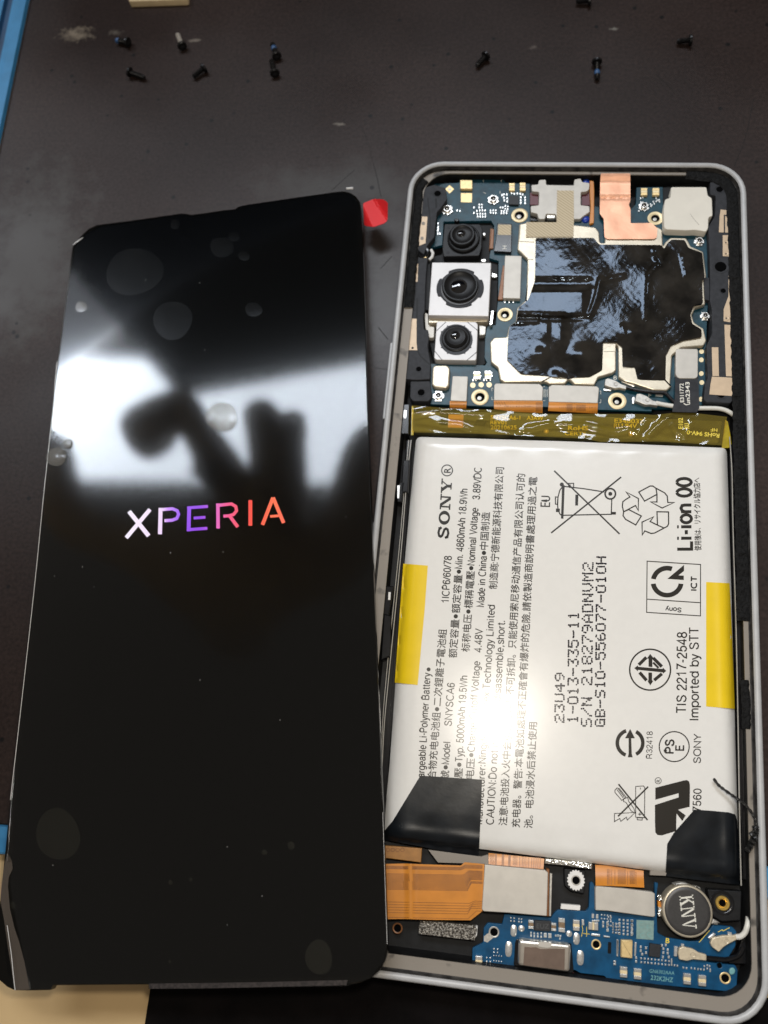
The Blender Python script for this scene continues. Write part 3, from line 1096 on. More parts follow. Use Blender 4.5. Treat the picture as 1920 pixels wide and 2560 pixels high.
logo_parts = []     # (polyline, width in t-units)
sc_t = 1 / 1.885
letters = dict(
    X=[([(457, 713), (550, 829)], 25), ([(556, 704), (444, 838)], 23)],
    P=[([(606, 697), (603, 821)], 23), ([(597, 706), (662, 701), (684, 710), (691, 727), (682, 747), (660, 755), (624, 757)], 18)],
    E=[([(741, 690), (738, 807)], 22), ([(731, 697), (829, 690)], 17), ([(762, 745), (817, 741)], 16), ([(730, 800), (826, 793)], 17)],
    R=[([(876, 676), (877, 794)], 20), ([(868, 686), (940, 678), (960, 690), (964, 710), (950, 728), (928, 734), (902, 736)], 18), ([(928, 730), (970, 787)], 20)],
    I=[([(1029, 660), (1029, 781)], 22)],
    A=[([(1136, 648), (1086, 777)], 21), ([(1136, 648), (1186, 768)], 21), ([(1122, 737), (1172, 733)], 15)])
ramp = [(437, (0.95, 0.88, 1.0)), (540, (0.93, 0.80, 0.98)), (612, (0.90, 0.70, 0.95)), (640, (0.62, 0.30, 0.95)), (700, (0.33, 0.10, 0.88)), (790, (0.30, 0.07, 0.80)),
        (830, (0.42, 0.10, 0.75)), (868, (0.80, 0.16, 0.55)), (920, (0.90, 0.12, 0.30)), (975, (0.92, 0.12, 0.16)), (1030, (0.95, 0.10, 0.07)), (1140, (1.0, 0.20, 0.10)), (1200, (1.0, 0.17, 0.11))]


def ramp_at(X):
    for q in range(len(ramp) - 1):
        if X <= ramp[q + 1][0]:
            t_ = max(0, (X - ramp[q][0]) / (ramp[q + 1][0] - ramp[q][0]))
            return tuple(ramp[q][1][c_] + (ramp[q + 1][1][c_] - ramp[q][1][c_]) * t_ for c_ in range(3))
    return ramp[-1][1]


mb = MB()
for i_, (ch, sts) in enumerate(letters.items()):
    for j_, (pl, w_) in enumerate(sts):
        dp = []
        for q in range(len(pl) - 1):
            for s_ in range(6):
                dp.append((pl[q][0] + (pl[q + 1][0] - pl[q][0]) * s_ / 6, pl[q][1] + (pl[q + 1][1] - pl[q][1]) * s_ / 6))
        dp.append(pl[-1])
        stroke(mb, T(*dp), w_ * sc_t * 0.82, 0.20 + 0.004 * j_, place=UD)
logo = build('logo_text', mb, 'logo', SCR, smooth=False, label='glowing word XPERIA fading from white through purple to coral')
at_ = logo.data.color_attributes.new('pixel_colour', 'FLOAT_COLOR', 'POINT')
for i_, v_ in enumerate(mb.v):
    q = v_ - CAM_P
    X = (q.dot(CAM_X) / q.dot(CAM_F) * FPX + PW / 2 - 80) * 1.885
    at_.data[i_].color = (*[c_ * 1.0 for c_ in ramp_at(X)], 1)

# ------------------------------------------------------------------ the photographer's hand, seen only as dark shapes mirrored in the screen
def mirror_point(px, py, z):
    p = UD(px, py)
    d = ray(px, py).normalized()
    r = d - DN * (2 * d.dot(DN))
    return p + r * ((z - p.z) / r.z)


blocker_z = 600.0  # added dark board, shaped to black out the lamp in the screen's reflection
q_ = [mirror_point(X, Y, blocker_z) for X, Y in ((190, 690), (440, 985), (470, 965), (917, 880))]
ed = (q_[3] - q_[2]).normalized()
far_r = q_[3] + ed * 650
far_l = q_[0] + (q_[0] - q_[1]).normalized() * 500
mb = MB()
slab_mm(mb, [tuple(v_[:2]) for v_ in (q_[0], q_[1], q_[2], q_[3], far_r)] + [(far_r.x, 1300), (far_l.x, 1300), (far_l.x, far_l.y)], blocker_z, blocker_z + 22, 1.5, bottom=True)
M['blocker'] = material('dark_blocker_board', (0.012, 0.013, 0.015), 0.6, 0, 0.3, var=0.2, vscale=0.02)
tag(build('overhead_blocker', mb, 'blocker', base=q_[3]), 'dark shelf board added unseen above the far side of the bench to darken the screen reflection', 'blocker')
hand_me = bpy.data.meshes.new('hand')
nodes, hedges, rad_ = [], [], []


def hnode(px, py, z, r):
    nodes.append(mirror_point(px, py, z))
    rad_.append(r)
    return len(nodes) - 1


palm = hnode(560, 1430, 185, 26)
for chain in ([(590, 1275, 182, 17), (550, 1165, 178, 11), (497, 1078, 176, 8.5), (455, 1005, 175, 9.5), (400, 1058, 174, 14), (350, 1092, 174, 14.5), (325, 1105, 175, 10)],
              [(665, 1300, 184, 18), (695, 1200, 180, 13), (680, 1095, 176, 12), (636, 1003, 172, 7)],
              [(705, 1310, 186, 17), (712, 1190, 182, 11), (716, 1085, 178, 9.5), (750, 1022, 176, 5)],
              [(850, 1400, 188, 17), (905, 1270, 184, 16), (932, 1150, 182, 16), (965, 1060, 180, 11)],
              [(420, 1390, 186, 17), (300, 1350, 184, 11), (180, 1310, 183, 12), (125, 1215, 182, 13), (140, 1135, 181, 10), (105, 1095, 180, 9)]):
    prev = palm
    for nd in chain:
        q = hnode(*nd)
        hedges.append((prev, q))
        prev = q
wr = hnode(575, 1480, 300, 28)
hedges.append((palm, wr))
wr2 = hnode(600, 1560, 520, 36)
hedges.append((wr, wr2))
hc = nodes[0]
hand_me.from_pydata([tuple((p - hc) * MM) for p in nodes], hedges, [])
hand = bpy.data.objects.new('hand', hand_me)
COL.objects.link(hand)
hand.location = hc * MM
sk = hand.modifiers.new('skin', 'SKIN')
for i_, sv in enumerate(hand_me.skin_vertices[0].data):
    sv.radius = (rad_[i_] * MM, rad_[i_] * MM)
    sv.use_root = (i_ == 0)
ss = hand.modifiers.new('soft', 'SUBSURF')
ss.levels = ss.render_levels = 2
hand_me.materials.append(M['skin'])
tag(hand, 'bare hand held above the bench, mirrored as dark finger shapes in the screen', 'hand')
# ------------------------------------------------------------------ the opened phone
PH_ = thing('smartphone', 'opened silver phone lying on its back with battery, cameras and circuit boards exposed', 'smartphone', (34, 77.5, 0))


def rrect(l, b, r, t, rad, n=8):
    out = []
    for cx, cy, a0 in ((r - rad, t - rad, 0), (l + rad, t - rad, 90), (l + rad, b + rad, 180), (r - rad, b + rad, 270)):
        for i in range(n + 1):
            a = math.radians(a0 + 90 * i / n)
            out.append((cx + rad * math.cos(a), cy + rad * math.sin(a)))
    return out


def rin(i, rad=7.2):
    return rrect(i, i, 68 - i, 155 - i, max(0.5, rad - i))


def loft(mb, loops, mi=0, mis=None):
    k = len(loops[0][0])
    vv, ff, mm_ = [], [], []
    for lp, z in loops:
        vv += [(x, y, z) for x, y in lp]
    for a in range(len(loops) - 1):
        for i in range(k):
            j = (i + 1) % k
            mb.add([vv[a * k + i], vv[a * k + j], vv[(a + 1) * k + j], vv[(a + 1) * k + i]], [(0, 1, 2, 3)], mis[a] if mis else mi)


def loft_shared(mb, loops, mi=0):
    k = len(loops[0][0])
    vv, ff = [], []
    for lp, z in loops:
        vv += [(x, y, z) for x, y in lp]
    for a in range(len(loops) - 1):
        for i in range(k):
            j = (i + 1) % k
            ff.append((a * k + i, a * k + j, (a + 1) * k + j, (a + 1) * k + i))
    mb.add(vv, ff, mi)


mb = MB()
loft_shared(mb, [(rin(1.4), 0.25), (rin(0.35), 0.9), (rin(0.0), 2.0), (rin(0.0), 7.2), (rin(0.10), 7.9), (rin(0.32), 8.25), (rin(0.6), 8.33), (rin(1.0), 8.25), (rin(1.22), 8.0), (rin(1.28), 6.9)])
frame = build('metal_frame', mb, 'silver', PH_, angle=50)
mb = MB()
loft_shared(mb, [(rin(8), 0.0), (rin(1.6), 0.12), (rin(1.3), 0.3)])
mb.add([(x, y, 0.0) for x, y in rin(8)], [tuple(range(36))])
build('back_cover', mb, 'silver', PH_)
ledge_in = rrect(3.35, 3.6, 65.6, 152.75, 5.2)
mb = MB()
loft_shared(mb, [(rin(1.27), 7.0), (rrect(1.9, 2.2, 66.9, 153.9, 5.8), 6.95), (ledge_in, 7.02), (ledge_in, 6.7)])
build('glue_ledge', mb, 'ledge', PH_, angle=20)
mb = MB()
loft_shared(mb, [(ledge_in, 6.71), (rrect(3.5, 3.8, 65.4, 152.6, 5), 5.5), (rrect(3.6, 3.9, 65.3, 152.5, 5), 2.6)])
mb.add([(x, y, 2.6) for x, y in rrect(3.6, 3.9, 65.3, 152.5, 5)], [tuple(range(36))])
build('mid_plate', mb, 'black', PH_, angle=20)


def residue(pts_mm, w, z=7.0, h=0.22):
    """torn glue left on the ledge: lumpy strip"""
    mb = MB()
    rnd = random.Random(len(pts_mm) * 7 + int(w * 10))
    P = []
    for i in range(len(pts_mm) - 1):
        a, b = Vector(pts_mm[i]), Vector(pts_mm[i + 1])
        m = max(1, int((b - a).length / 0.6))
        for j in range(m):
            P.append(a + (b - a) * (j / m))
    P.append(Vector(pts_mm[-1]))
    vv, ff = [], []
    for i, p in enumerate(P):
        d = (P[min(i + 1, len(P) - 1)] - P[max(i - 1, 0)]).normalized()
        n = Vector((-d.y, d.x))
        ww = w * rnd.uniform(0.85, 1.05)
        hh = h * rnd.uniform(0.4, 1.3)
        for s_, z_ in ((-0.5, 0.02), (-0.3, hh), (0.0, hh * rnd.uniform(0.6, 1.3)), (0.3, hh), (0.5, 0.02)):
            q = p + n * ww * s_
            vv.append((q.x, q.y, z + z_))
    for i in range(len(P) - 1):
        for j in range(4):
            ff.append((i * 5 + j, i * 5 + j + 1, (i + 1) * 5 + j + 1, (i + 1) * 5 + j))
    ff = [tuple(reversed(f)) if (Vector(vv[f[1]]) - Vector(vv[f[0]])).cross(Vector(vv[f[2]]) - Vector(vv[f[0]])).z < 0 else f for f in ff]
    mb.add(vv, ff)
    build('glue_residue', mb, 'residue', PH_, angle=20)


arc_tr = [(68 - 7.6 + 5.1 * math.cos(math.radians(a)), 155 - 7.6 + 5.1 * math.sin(math.radians(a))) for a in range(70, -1, -10)]
residue([(56.5, 152.9)] + arc_tr + [(65.6, 140), (65.7, 120), (65.75, 95), (65.75, 62)], 2.5, h=0.3)
arc_tl = [(7.6 - 5.4 * math.cos(math.radians(a)), 155 - 7.6 + 5.4 * math.sin(math.radians(a))) for a in range(40, -1, -10)]
residue(arc_tl + [(2.4, 146), (2.45, 134), (2.5, 120.5)], 2.0, h=0.3)
residue([(6.5, 153.55), (30, 153.75), (58, 153.75)], 0.34, h=0.12)
mb = MB()
loft_shared(mb, [(rin(1.245), 7.95), (rin(1.31), 7.5), (rin(1.40), 7.04), (rin(1.62), 7.035)])
build('glue_line', mb, 'glueline', PH_, angle=20)
residue([(65.5, 52), (65.7, 48), (65.6, 44)], 1.5, h=0.2)
# side keys on the left edge
for y0, y1 in ((97.0, 113.8), (66.0, 76.0)):
    mb = MB()
    slab_mm(mb, rrect(-0.75, y0, 0.3, y1, 0.4, 3), 3.0, 5.2, 0.25, bottom=True)
    build('side_button', mb, 'silver', PH_)

# ---- upper circuit board
ZB = 5.2
board_px = (V('a', (335, 420), (410, 330), (690, 318), (702, 275), (950, 268), (1150, 278), (1182, 318), (1428, 328), (1432, 740)) + [(1420, 560), (1486, 520)] +
            V('b', (690, 560), (740, 570), (748, 700), (1065, 735), (1058, 600), (1118, 540), (1126, 366), (1398, 362), (1404, 800), (1440, 862)) +
            V('c', (690, 615), (722, 700), (722, 760), (690, 1500), (688, 1840), (690, 2040), (560, 2080)) + V('g', (545, 505), (535, 535)) +
            V('e', (1300, 1195), (735, 1180), (300, 1150)) + V('d', (1000, 1145), (400, 1122), (395, 700), (600, 712), (880, 714), (965, 718), (985, 690), (960, 640), (965, 440), (985, 312), (1075, 300), (1098, 40)) +
            V('a', (1105, 1130), (1010, 1100), (1060, 760), (1025, 712), (535, 722), (522, 965), (440, 985), (330, 985)))
mb = MB()
slab(mb, board_px, ZB - 0.8, ZB, 0.06)
PCB = build('circuit_board', mb, 'pcb', PH_, label='teal upper circuit board')
ZT = ZB + 0.02


def at(view, X, Y):
    return V1(view, X, Y)


def ring_boss(parent, view, X, Y, r_out, r_in, z, mats=('boss', 'chip'), h=0.15, hole_depth=0.9):
    px = at(view, X, Y)
    k = mmpx(*px, z) / VIEW[view][2]
    c = U(*px, z)
    mb = MB()
    ro, ri = r_out * k, r_in * k
    lathe(mb, (c.x, c.y, 0), [(ro, z - 0.1), (ro, z + h * 0.8), (ro * 0.97, z + h), (ri * 1.12, z + h), (ri, z + h * 0.6)], 28, 0, cap=False)
    lathe(mb, (c.x, c.y, 0), [(ri, z + h * 0.6), (ri * 0.95, z + 0.03)], 28, 2, cap=False)
    lathe(mb, (c.x, c.y, 0), [(ri * 0.97, z + 0.035), (ri * 0.5, z + 0.03), (ri * 0.2, z + 0.025)], 20, 1)
    lathe(mb, (c.x - ri * 0.1, c.y - ri * 0.25, 0), [(ri * 0.45, z + 0.045), (ri * 0.2, z + 0.06)], 12, 2)
    return build('screw_boss', mb, list(mats) + ['plug'], parent)


for view, X, Y, ro, ri in (('a', 1322, 660, 86, 50), ('b', 1320, 690, 82, 45), ('d', 1172, 195, 79, 45), ('d', 912, 1050, 91, 50), ('e', 925, 1090, 95, 50)):
    ring_boss(PCB, view, X, Y, ro, ri, ZB, mats=('boss', 'void'))


def coax_socket(parent, view, X, Y, half, rot, z):
    px = at(view, X, Y)
    k = mmpx(*px, z) / VIEW[view][2]
    c = U(*px, z)
    mb = MB()
    a0 = math.radians(rot)
    sq = []
    for sx, sy in ((1, 0.35), (0.62, 0.55), (0.62, 1), (-0.62, 1), (-0.62, 0.55), (-1, 0.35), (-1, -0.35), (-0.62, -0.55), (-0.62, -1), (0.62, -1), (0.62, -0.55), (1, -0.35)):
        x_, y_ = sx * half * k, sy * half * k
        sq.append((c.x + x_ * math.cos(a0) - y_ * math.sin(a0), c.y + x_ * math.sin(a0) + y_ * math.cos(a0)))
    slab_mm(mb, sq, z, z + 0.25, 0.05)
    r = half * k * 0.68
    lathe(mb, (c.x, c.y, z + 0.25), [(r, 0), (r, 0.45), (r * 0.9, 0.5), (r * 0.74, 0.5), (r * 0.7, 0.05)], 18, 0, cap=False)
    lathe(mb, (c.x, c.y, z + 0.26), [(r * 0.72, 0.0), (r * 0.3, 0.005)], 14, 1)
    lathe(mb, (c.x, c.y, z + 0.26), [(r * 0.2, 0), (r * 0.2, 0.32), (r * 0.08, 0.38)], 10, 0)
    return build('coaxial_socket', mb, ['steel', 'chip'], parent)


for view, X, Y, h_, rot in (('a', 572, 606, 58, 40), ('a', 1050, 502, 56, 42), ('b', 1198, 572, 54, 40), ('c', 627, 690, 42, 4), ('c', 675, 1315, 40, 2), ('d', 482, 1042, 58, 2)):
    coax_socket(PCB, view, X, Y, h_, rot, ZB)


def capacitor(parent, view, x0, y0, x1, y1, z=ZB, h=0.5, horiz=False, sk=0.0, mats=('solder', 'ceramic'), name='capacitor', frac=0.3):
    """ceramic part with two tinned ends"""
    sc = VIEW[view][2]
    mb = MB()
    def seg(a, b, mi, hh):
        if horiz:
            q = quad_px(x0 + (x1 - x0) * a, y0 + sk * (x1 - x0) * a, x0 + (x1 - x0) * b, y1 + sk * (x1 - x0) * a, sk)
        else:
            q = quad_px(x0, y0 + (y1 - y0) * a, x1, y0 + (y1 - y0) * b, sk)
        slab(mb, V(view, *q), z, z + hh, 0.05, mi=mi)
    seg(0, frac, 0, h)
    seg(frac, 1 - frac, 1, h * 0.96)
    seg(1 - frac, 1, 0, h)
    return build(name, mb, list(mats), parent)


for args in (('a', 1215, 322, 1272, 400), ('a', 1325, 318, 1385, 400), ('b', 1172, 372, 1237, 447), ('b', 1292, 372, 1362, 447)):
    capacitor(PCB, *args, mats=('gold', 'boss'), frac=0.34, h=0.6, name='antenna_spring')
for args in (('d', 846, 782, 915, 860), ('d', 962, 775, 1028, 855)):
    capacitor(PCB, *args, mats=('steel', 'boss'), frac=0.3, h=0.6, name='antenna_spring')
part('gold_block', PCB, 'gold', V('a', (708, 290), (832, 292), (832, 382), (708, 380)), ZB, ZB + 0.75, 0.06, 1.0)
part('contact_pad', PCB, 'gold', V('a', (716, 426), (830, 427), (826, 522), (714, 520)), ZB, ZB + 0.06)
part('contact_pad', PCB, 'gold', V('a', (552, 385), (597, 343), (643, 385), (597, 430)), ZB, ZB + 0.05)
mb = MB()
disc(mb, at('a', 597, 386), 4, ZB + 0.07, 10)
child('pad_centre', PCB, mb, 'white')
part('microchip', PCB, 'chip', V('a', (1216, 452), (1316, 455), (1314, 546), (1214, 543)), ZB, ZB + 0.5, 0.05)
for X, Y in ((838, 925), (925, 920), (1007, 920)):
    mb = MB()
    disc(mb, at('d', X, Y), 28 / 4.1475, ZT + 0.02, 18)
    build('test_pad', mb, 'boss', PCB)
for X, Y in ((650, 1605), (648, 1675), (648, 1790), (652, 1865), (645, 2005)):
    mb = MB()
    disc(mb, at('c', X, Y), 20 / 3.353, ZT + 0.02, 16)
    build('test_pad', mb, 'boss', PCB)
# the very small parts soldered between the big ones
mb = MB()


def specks(mb, view, cells, z, w, hgt, mi=0):
    for X, Y in cells:
        q = V(view, *quad_px(X - w / 2, Y - hgt / 2, X + w / 2, Y + hgt / 2))
        slab(mb, q, z, z + 0.22, 0.03, mi=mi)


rs = random.Random(3)
specks(mb, 'a', [(905, 545), (932, 545), (905, 575), (932, 575), (850, 575), (850, 630), (880, 610), (910, 605), (938, 605), (965, 605), (885, 640), (915, 640), (940, 640), (968, 640), (888, 668), (915, 668), (940, 668), (968, 668)], ZB, 14, 20)
specks(mb, 'a', [(1022, 605), (1050, 605), (1076, 605), (1022, 630), (1050, 632), (1076, 632), (1135, 610), (1160, 612), (1190, 612), (1135, 634), (1160, 634), (1188, 634), (1125, 575), (1150, 575), (1175, 560), (1200, 565), (1175, 590), (1200, 592)], ZB, 14, 18)
specks(mb, 'a', [(1160, 440), (1190, 440), (1160, 470), (1195, 480), (1165, 500), (1195, 512), (1240, 425), (1268, 432), (1300, 430), (1330, 432), (1355, 440), (1335, 470), (1380, 470), (1335, 500), (1380, 500), (1335, 528), (1380, 528), (1140, 445)], ZB, 16, 22)
specks(mb, 'a', [(675, 605), (705, 610), (478, 740), (478, 775), (475, 815), (475, 845), (498, 845), (478, 795), (1170, 1552), (1215, 1552), (1258, 1552)], ZB, 14, 22)
specks(mb, 'b', [(1168, 480), (1170, 520), (1270, 540), (1285, 550), (1310, 535), (1300, 515), (1330, 480), (1360, 495), (1330, 512), (1365, 512), (1345, 500), (1150, 610), (1275, 560), (1190, 470)], ZB, 13, 17)
specks(mb, 'd', [(910, 800), (918, 830), (1032, 800), (1036, 825), (840, 870), (868, 872), (955, 868), (980, 868), (1020, 868), (370, 615), (372, 640), (352, 625)], ZB, 14, 18)
child('small_components', PCB, mb, 'solder', kind='stuff')
mb = MB()
text(mb, 'B', at('e', 888, 866), at('e', 922, 866), 9.5, ZT)
text(mb, 'F', at('e', 1250, 1046), at('e', 1276, 1046), 8, ZT)
for pl in ([(947, 280), (965, 280)], [(947, 278), (947, 310)], [(1135, 280), (1115, 280)], [(1135, 278), (1135, 312)], [(947, 420), (975, 430)], [(1120, 430), (1120, 405)]):
    stroke(mb, V('a', *pl), 1.0, ZT)
child('board_lettering', PCB, mb, 'silkw', smooth=False)
mb = MB()
for pl in ([(1565, 940), (1585, 940)], [(1568, 968), (1568, 1050)], [(1580, 968), (1580, 1050)], [(1610, 968), (1610, 1050)], [(1595, 968), (1595, 1050)], [(1565, 1085), (1588, 1085)],
           [(1035, 955), (1050, 955)], [(1035, 955), (1035, 985)], [(1030, 1075), (1052, 1075)], [(1035, 1045), (1035, 1075)]):
    stroke(mb, V('d', *pl), 0.9, ZT)
for pl in ([(740, 985), (757, 985)], [(755, 985), (755, 1020)], [(738, 1108), (755, 1108)], [(755, 1070), (755, 1108)]):
    stroke(mb, V('e', *pl), 0.9, ZT)
child('board_lines', PCB, mb, 'silkw', smooth=False)

# ---- shield cans
can_px = [(1299, 560), (1316, 556), (1448, 563), (1489, 568), (1498, 580), (1500, 606), (1512, 607), (1513, 568), (1644, 567), (1656, 574), (1657, 610)] + \
    V('c', (330, 718), (345, 688), (390, 650), (520, 652), (545, 690), (560, 722), (665, 768), (692, 980), (672, 1010), (682, 1212), (600, 1238), (570, 1300), (588, 1360), (640, 1395), (668, 1410), (692, 1515), (668, 1558), (482, 1572), (404, 1638), (388, 1890)) + \
    V('e', (1500, 925), (1440, 980), (1300, 975), (1110, 910), (1000, 882), (940, 842), (937, 530), (915, 500), (915, 770), (880, 800), (730, 842), (690, 922), (480, 910), (446, 882), (425, 862), (408, 880), (385, 908), (215, 908), (175, 885), (120, 905)) + \
    V('d', (1545, 885), (1160, 892), (1120, 868), (1098, 745), (1025, 685), (1018, 475), (1058, 430), (1190, 424), (1212, 312), (1284, 262), (1298, 120), (1400, 30)) + \
    V('a', (1385, 1560), (1400, 1330), (1405, 1110), (1300, 1010), (1310, 900), (1318, 760))
mb = MB()
slab(mb, fillet(can_px, 3, 2), ZB - 0.1, ZB + 0.95, 0.22)
CAN = build('shield_can', mb, 'can', PH_, label='pale metal shield can over the upper board')
# pressed seams on the visible lids
mb = MB()
for view, pl in (('a', [(1310, 925), (1475, 935)]), ('a', [(1400, 1115), (1465, 1115)]), ('a', [(1330, 745), (1322, 900)]), ('e', [(785, 575), (900, 575)]), ('e', [(905, 580), (905, 760)]), ('e', [(985, 745), (1095, 745)])):
    stroke(mb, V(view, *pl), 1.6, ZB + 0.965)
M['seam'] = material('pressed_seam', (0.20, 0.17, 0.12), 0.5, 0.4)
child('pressed_seam', CAN, mb, 'seam')

# ---- glossy black tape over the cans
tape_px = (V('b', (85, 892), (680, 890), (728, 948), (748, 960), (1385, 964)) + [(1660, 622)] +
           V('c', (362, 700), (400, 666), (508, 670), (540, 735), (655, 776), (678, 980), (655, 1010), (662, 1200), (590, 1214), (556, 1290), (572, 1372), (650, 1420), (652, 1480), (500, 1508), (395, 1556), (352, 1640), (348, 1855)) +
           V('e', (1425, 876), (1135, 870), (1106, 742), (980, 735), (974, 522), (920, 478), (780, 478), (770, 770), (640, 838), (480, 842), (420, 862), (360, 842), (190, 830)) +
           V('d', (1340, 808), (1300, 768), (1192, 658), (1204, 422), (1220, 314), (1290, 266), (1312, 120), (1405, 45)) + V('a', (1424, 1500), (1482, 1330), (1490, 900)))


def bumpline(X, Y, pts, w, h):
    d = min(segdist((X, Y), pts[i], pts[i + 1]) for i in range(len(pts) - 1))
    return h * math.exp(-(d / w) ** 2)


def smooth01(a, b, x):
    t_ = max(0.0, min(1.0, (x - a) / (b - a)))
    return t_ * t_ * (3 - 2 * t_)


def tape_z(X, Y):
    z = 6.36
    # hollow between the cans on the left, and the pocket below it
    z -= 0.45 * smooth01(690, 704, Y) * (1 - smooth01(712, 726, Y)) * (1 - smooth01(1462, 1490, X))
    z += 0.30 * smooth01(716, 730, Y) * (1 - smooth01(784, 800, Y)) * (1 - smooth01(1455, 1480, X))
    z -= 0.30 * smooth01(786, 792, Y) * (1 - smooth01(796, 804, Y)) * (1 - smooth01(1430, 1480, X))
    # tall creases
    z += bumpline(X, Y, [(1638, 622), (1652, 660), (1640, 665), (1622, 690), (1618, 740), (1617, 795)], 4.5, 0.55)
    z += bumpline(X, Y, [(1638, 640), (1655, 662), (1668, 640)], 5, 0.3)
    z += bumpline(X, Y, [(1500, 700), (1490, 745), (1475, 785)], 5, 0.42)
    z += bumpline(X, Y, [(1560, 690), (1505, 702)], 4, 0.22)
    z += bumpline(X, Y, [(1705, 640), (1715, 690)], 3, 0.28)
    z += bumpline(X, Y, [(1556, 815), (1560, 850)], 6, 0.25)
    z += 0.35 * math.exp(-((X - 1580) / 22) ** 2 - ((Y - 832) / 20) ** 2)
    z += 0.40 * math.exp(-((X - 1352) / 16) ** 2 - ((Y - 885) / 16) ** 2)
    z += 0.45 * math.exp(-((X - 1455) / 26) ** 2 - ((Y - 885) / 24) ** 2)
    z += 0.30 * math.exp(-((X - 1400) / 14) ** 2 - ((Y - 845) / 40) ** 2)
    z += 0.22 * math.exp(-((X - 1365) / 10) ** 2 - ((Y - 830) / 30) ** 2)
    z += bumpline(X, Y, [(1290, 785), (1345, 787), (1420, 790)], 4, 0.35) + bumpline(X, Y, [(1285, 803), (1345, 801)], 4, 0.30)
    z += bumpline(X, Y, [(1388, 940), (1400, 946)], 12, 0.3)
    # broad waviness; the right half lies a little tilted so that it mirrors the dark room
    z += 0.07 * math.sin(X * 0.035 + 0.6) * math.sin(Y * 0.028 + 0.4)
    z += 0.005 * math.sin(X * 0.11 + Y * 0.05) * math.sin(Y * 0.13 - X * 0.03)
    z += 0.004 * math.sin(X * 0.33 + 1) * math.sin(Y * 0.29)
    # edges drape down
    z += 0.50 - 0.0035 * max(0.0, Y - 690) * (0.85 + 0.15 * smooth01(1440, 1520, X))
    return z + 0.20


mb = MB()
sheet(mb, fillet(tape_px, 3, 2), tape_z, 4.0, 1.1)
build('shield_tape', mb, 'shieldtape', PH_, angle=70, label='wrinkled glossy black tape over the shield cans')

# ---- copper foil, cloth tape, earpiece, white pad
mb = MB()
foil_px = fillet(V('b', (755, 222), (1060, 222), (1062, 505), (1045, 545), (1064, 592), (1064, 738), (1280, 736), (1342, 790), (1336, 885), (1310, 902), (820, 902), (792, 880), (786, 692), (745, 640), (748, 330)), 3)


def foil_z(X, Y):
    yb = (Y - 380) * 4.1475
    z = 6.55
    z += 0.9 * (1 - smooth01(215, 330, yb)) - 0.22 * math.exp(-((yb - 474) / 14) ** 2) + 0.15 * (1 - smooth01(440, 470, yb)) - 0.10 * smooth01(560, 640, yb)
    return z + 0.03 * math.sin(X * 0.1) * math.sin(Y * 0.07)


sheet(mb, foil_px, foil_z, 4, 0.15)
build('copper_foil', mb, 'copper', PH_, angle=40, label='L-shaped copper foil strip at the top')
part('module_bed', PH_, 'blackgloss', V('b', (20, 285), (690, 285), (690, 750), (560, 745), (480, 690), (20, 715)), 3.5, 5.0, 0.1, 3)
ear_px = V('b', (35, 340), (105, 335), (112, 290), (185, 284), (190, 340), (475, 345), (480, 285), (545, 270), (562, 310), (640, 320), (636, 385), (610, 410), (550, 415), (548, 550), (636, 560), (642, 620), (570, 668), (545, 695), (482, 695), (470, 690), (300, 690), (290, 645), (188, 642), (176, 695), (112, 695), (96, 640), (30, 625), (28, 560), (110, 550), (115, 415), (40, 408))
EAR = part('earpiece', PH_, 'plate', ear_px, 5.0, 6.1, 0.1, 3)
for X0, Y0, X1, Y1 in ((20, 420, 108, 548), (556, 418, 640, 552)):
    part('coil_recess', EAR, 'maroon', V('b', (X0, Y0), (X1, Y0), (X1, Y1), (X0, Y1)), 4.8, 5.2, 0.05)
for X, Y in ((605, 305), (600, 690)):
    px = at('b', X, Y)
    c = U(*px, 5.6)
    mb = MB()
    lathe(mb, (c.x, c.y, 4.9), [(0.85, 0), (0.83, 0.35), (0.7, 0.6), (0.4, 0.78), (0.1, 0.82)], 18)
    build('blue_dome', mb, 'blue', EAR)
part('earpiece_ribbon', PH_, 'flex', V('b', (640, 290), (682, 300), (688, 400), (684, 735), (636, 748), (650, 560), (640, 400)), 5.0, 5.75, 0.1, 3)
part('steel_post', PH_, 'steel', V('b', (185, 640), (290, 640), (285, 690), (200, 690)), 5.0, 5.75, 0.25, 3)
CL1 = part('cloth_tape', PH_, 'cloth', V('b', (302, 398), (474, 400), (476, 742), (296, 742)), 6.11, 6.24, 0.0, 1)
CL2 = part('cloth_tape', PH_, 'cloth', [(1316, 555), (1434.5, 556), (1433.5, 592), (1315, 592.5)], 6.15, 6.32, 0.0, 1)
pad_px = V('c', (395, 225), (692, 225), (704, 298), (738, 318), (744, 468), (710, 480), (707, 570), (690, 602), (600, 586), (520, 590), (352, 582), (336, 562), (332, 410), (345, 328), (390, 315))
PAD = part('sensor_pad', PH_, 'pad', pad_px, 4.6, 7.0, 0.16, 4, label='off-white notched square pad in the upper right corner')
mb = MB()
stroke(mb, V('c', (555, 452), (590, 500), (630, 545)), 0.9, 7.012)
child('pad_scratch', PAD, mb, 'ledge')
part('pad_holder', PH_, 'black', V('c', (318, 230), (715, 170), (725, 300), (712, 620), (350, 618), (325, 600)), 3.5, 4.7, 0.1, 4)

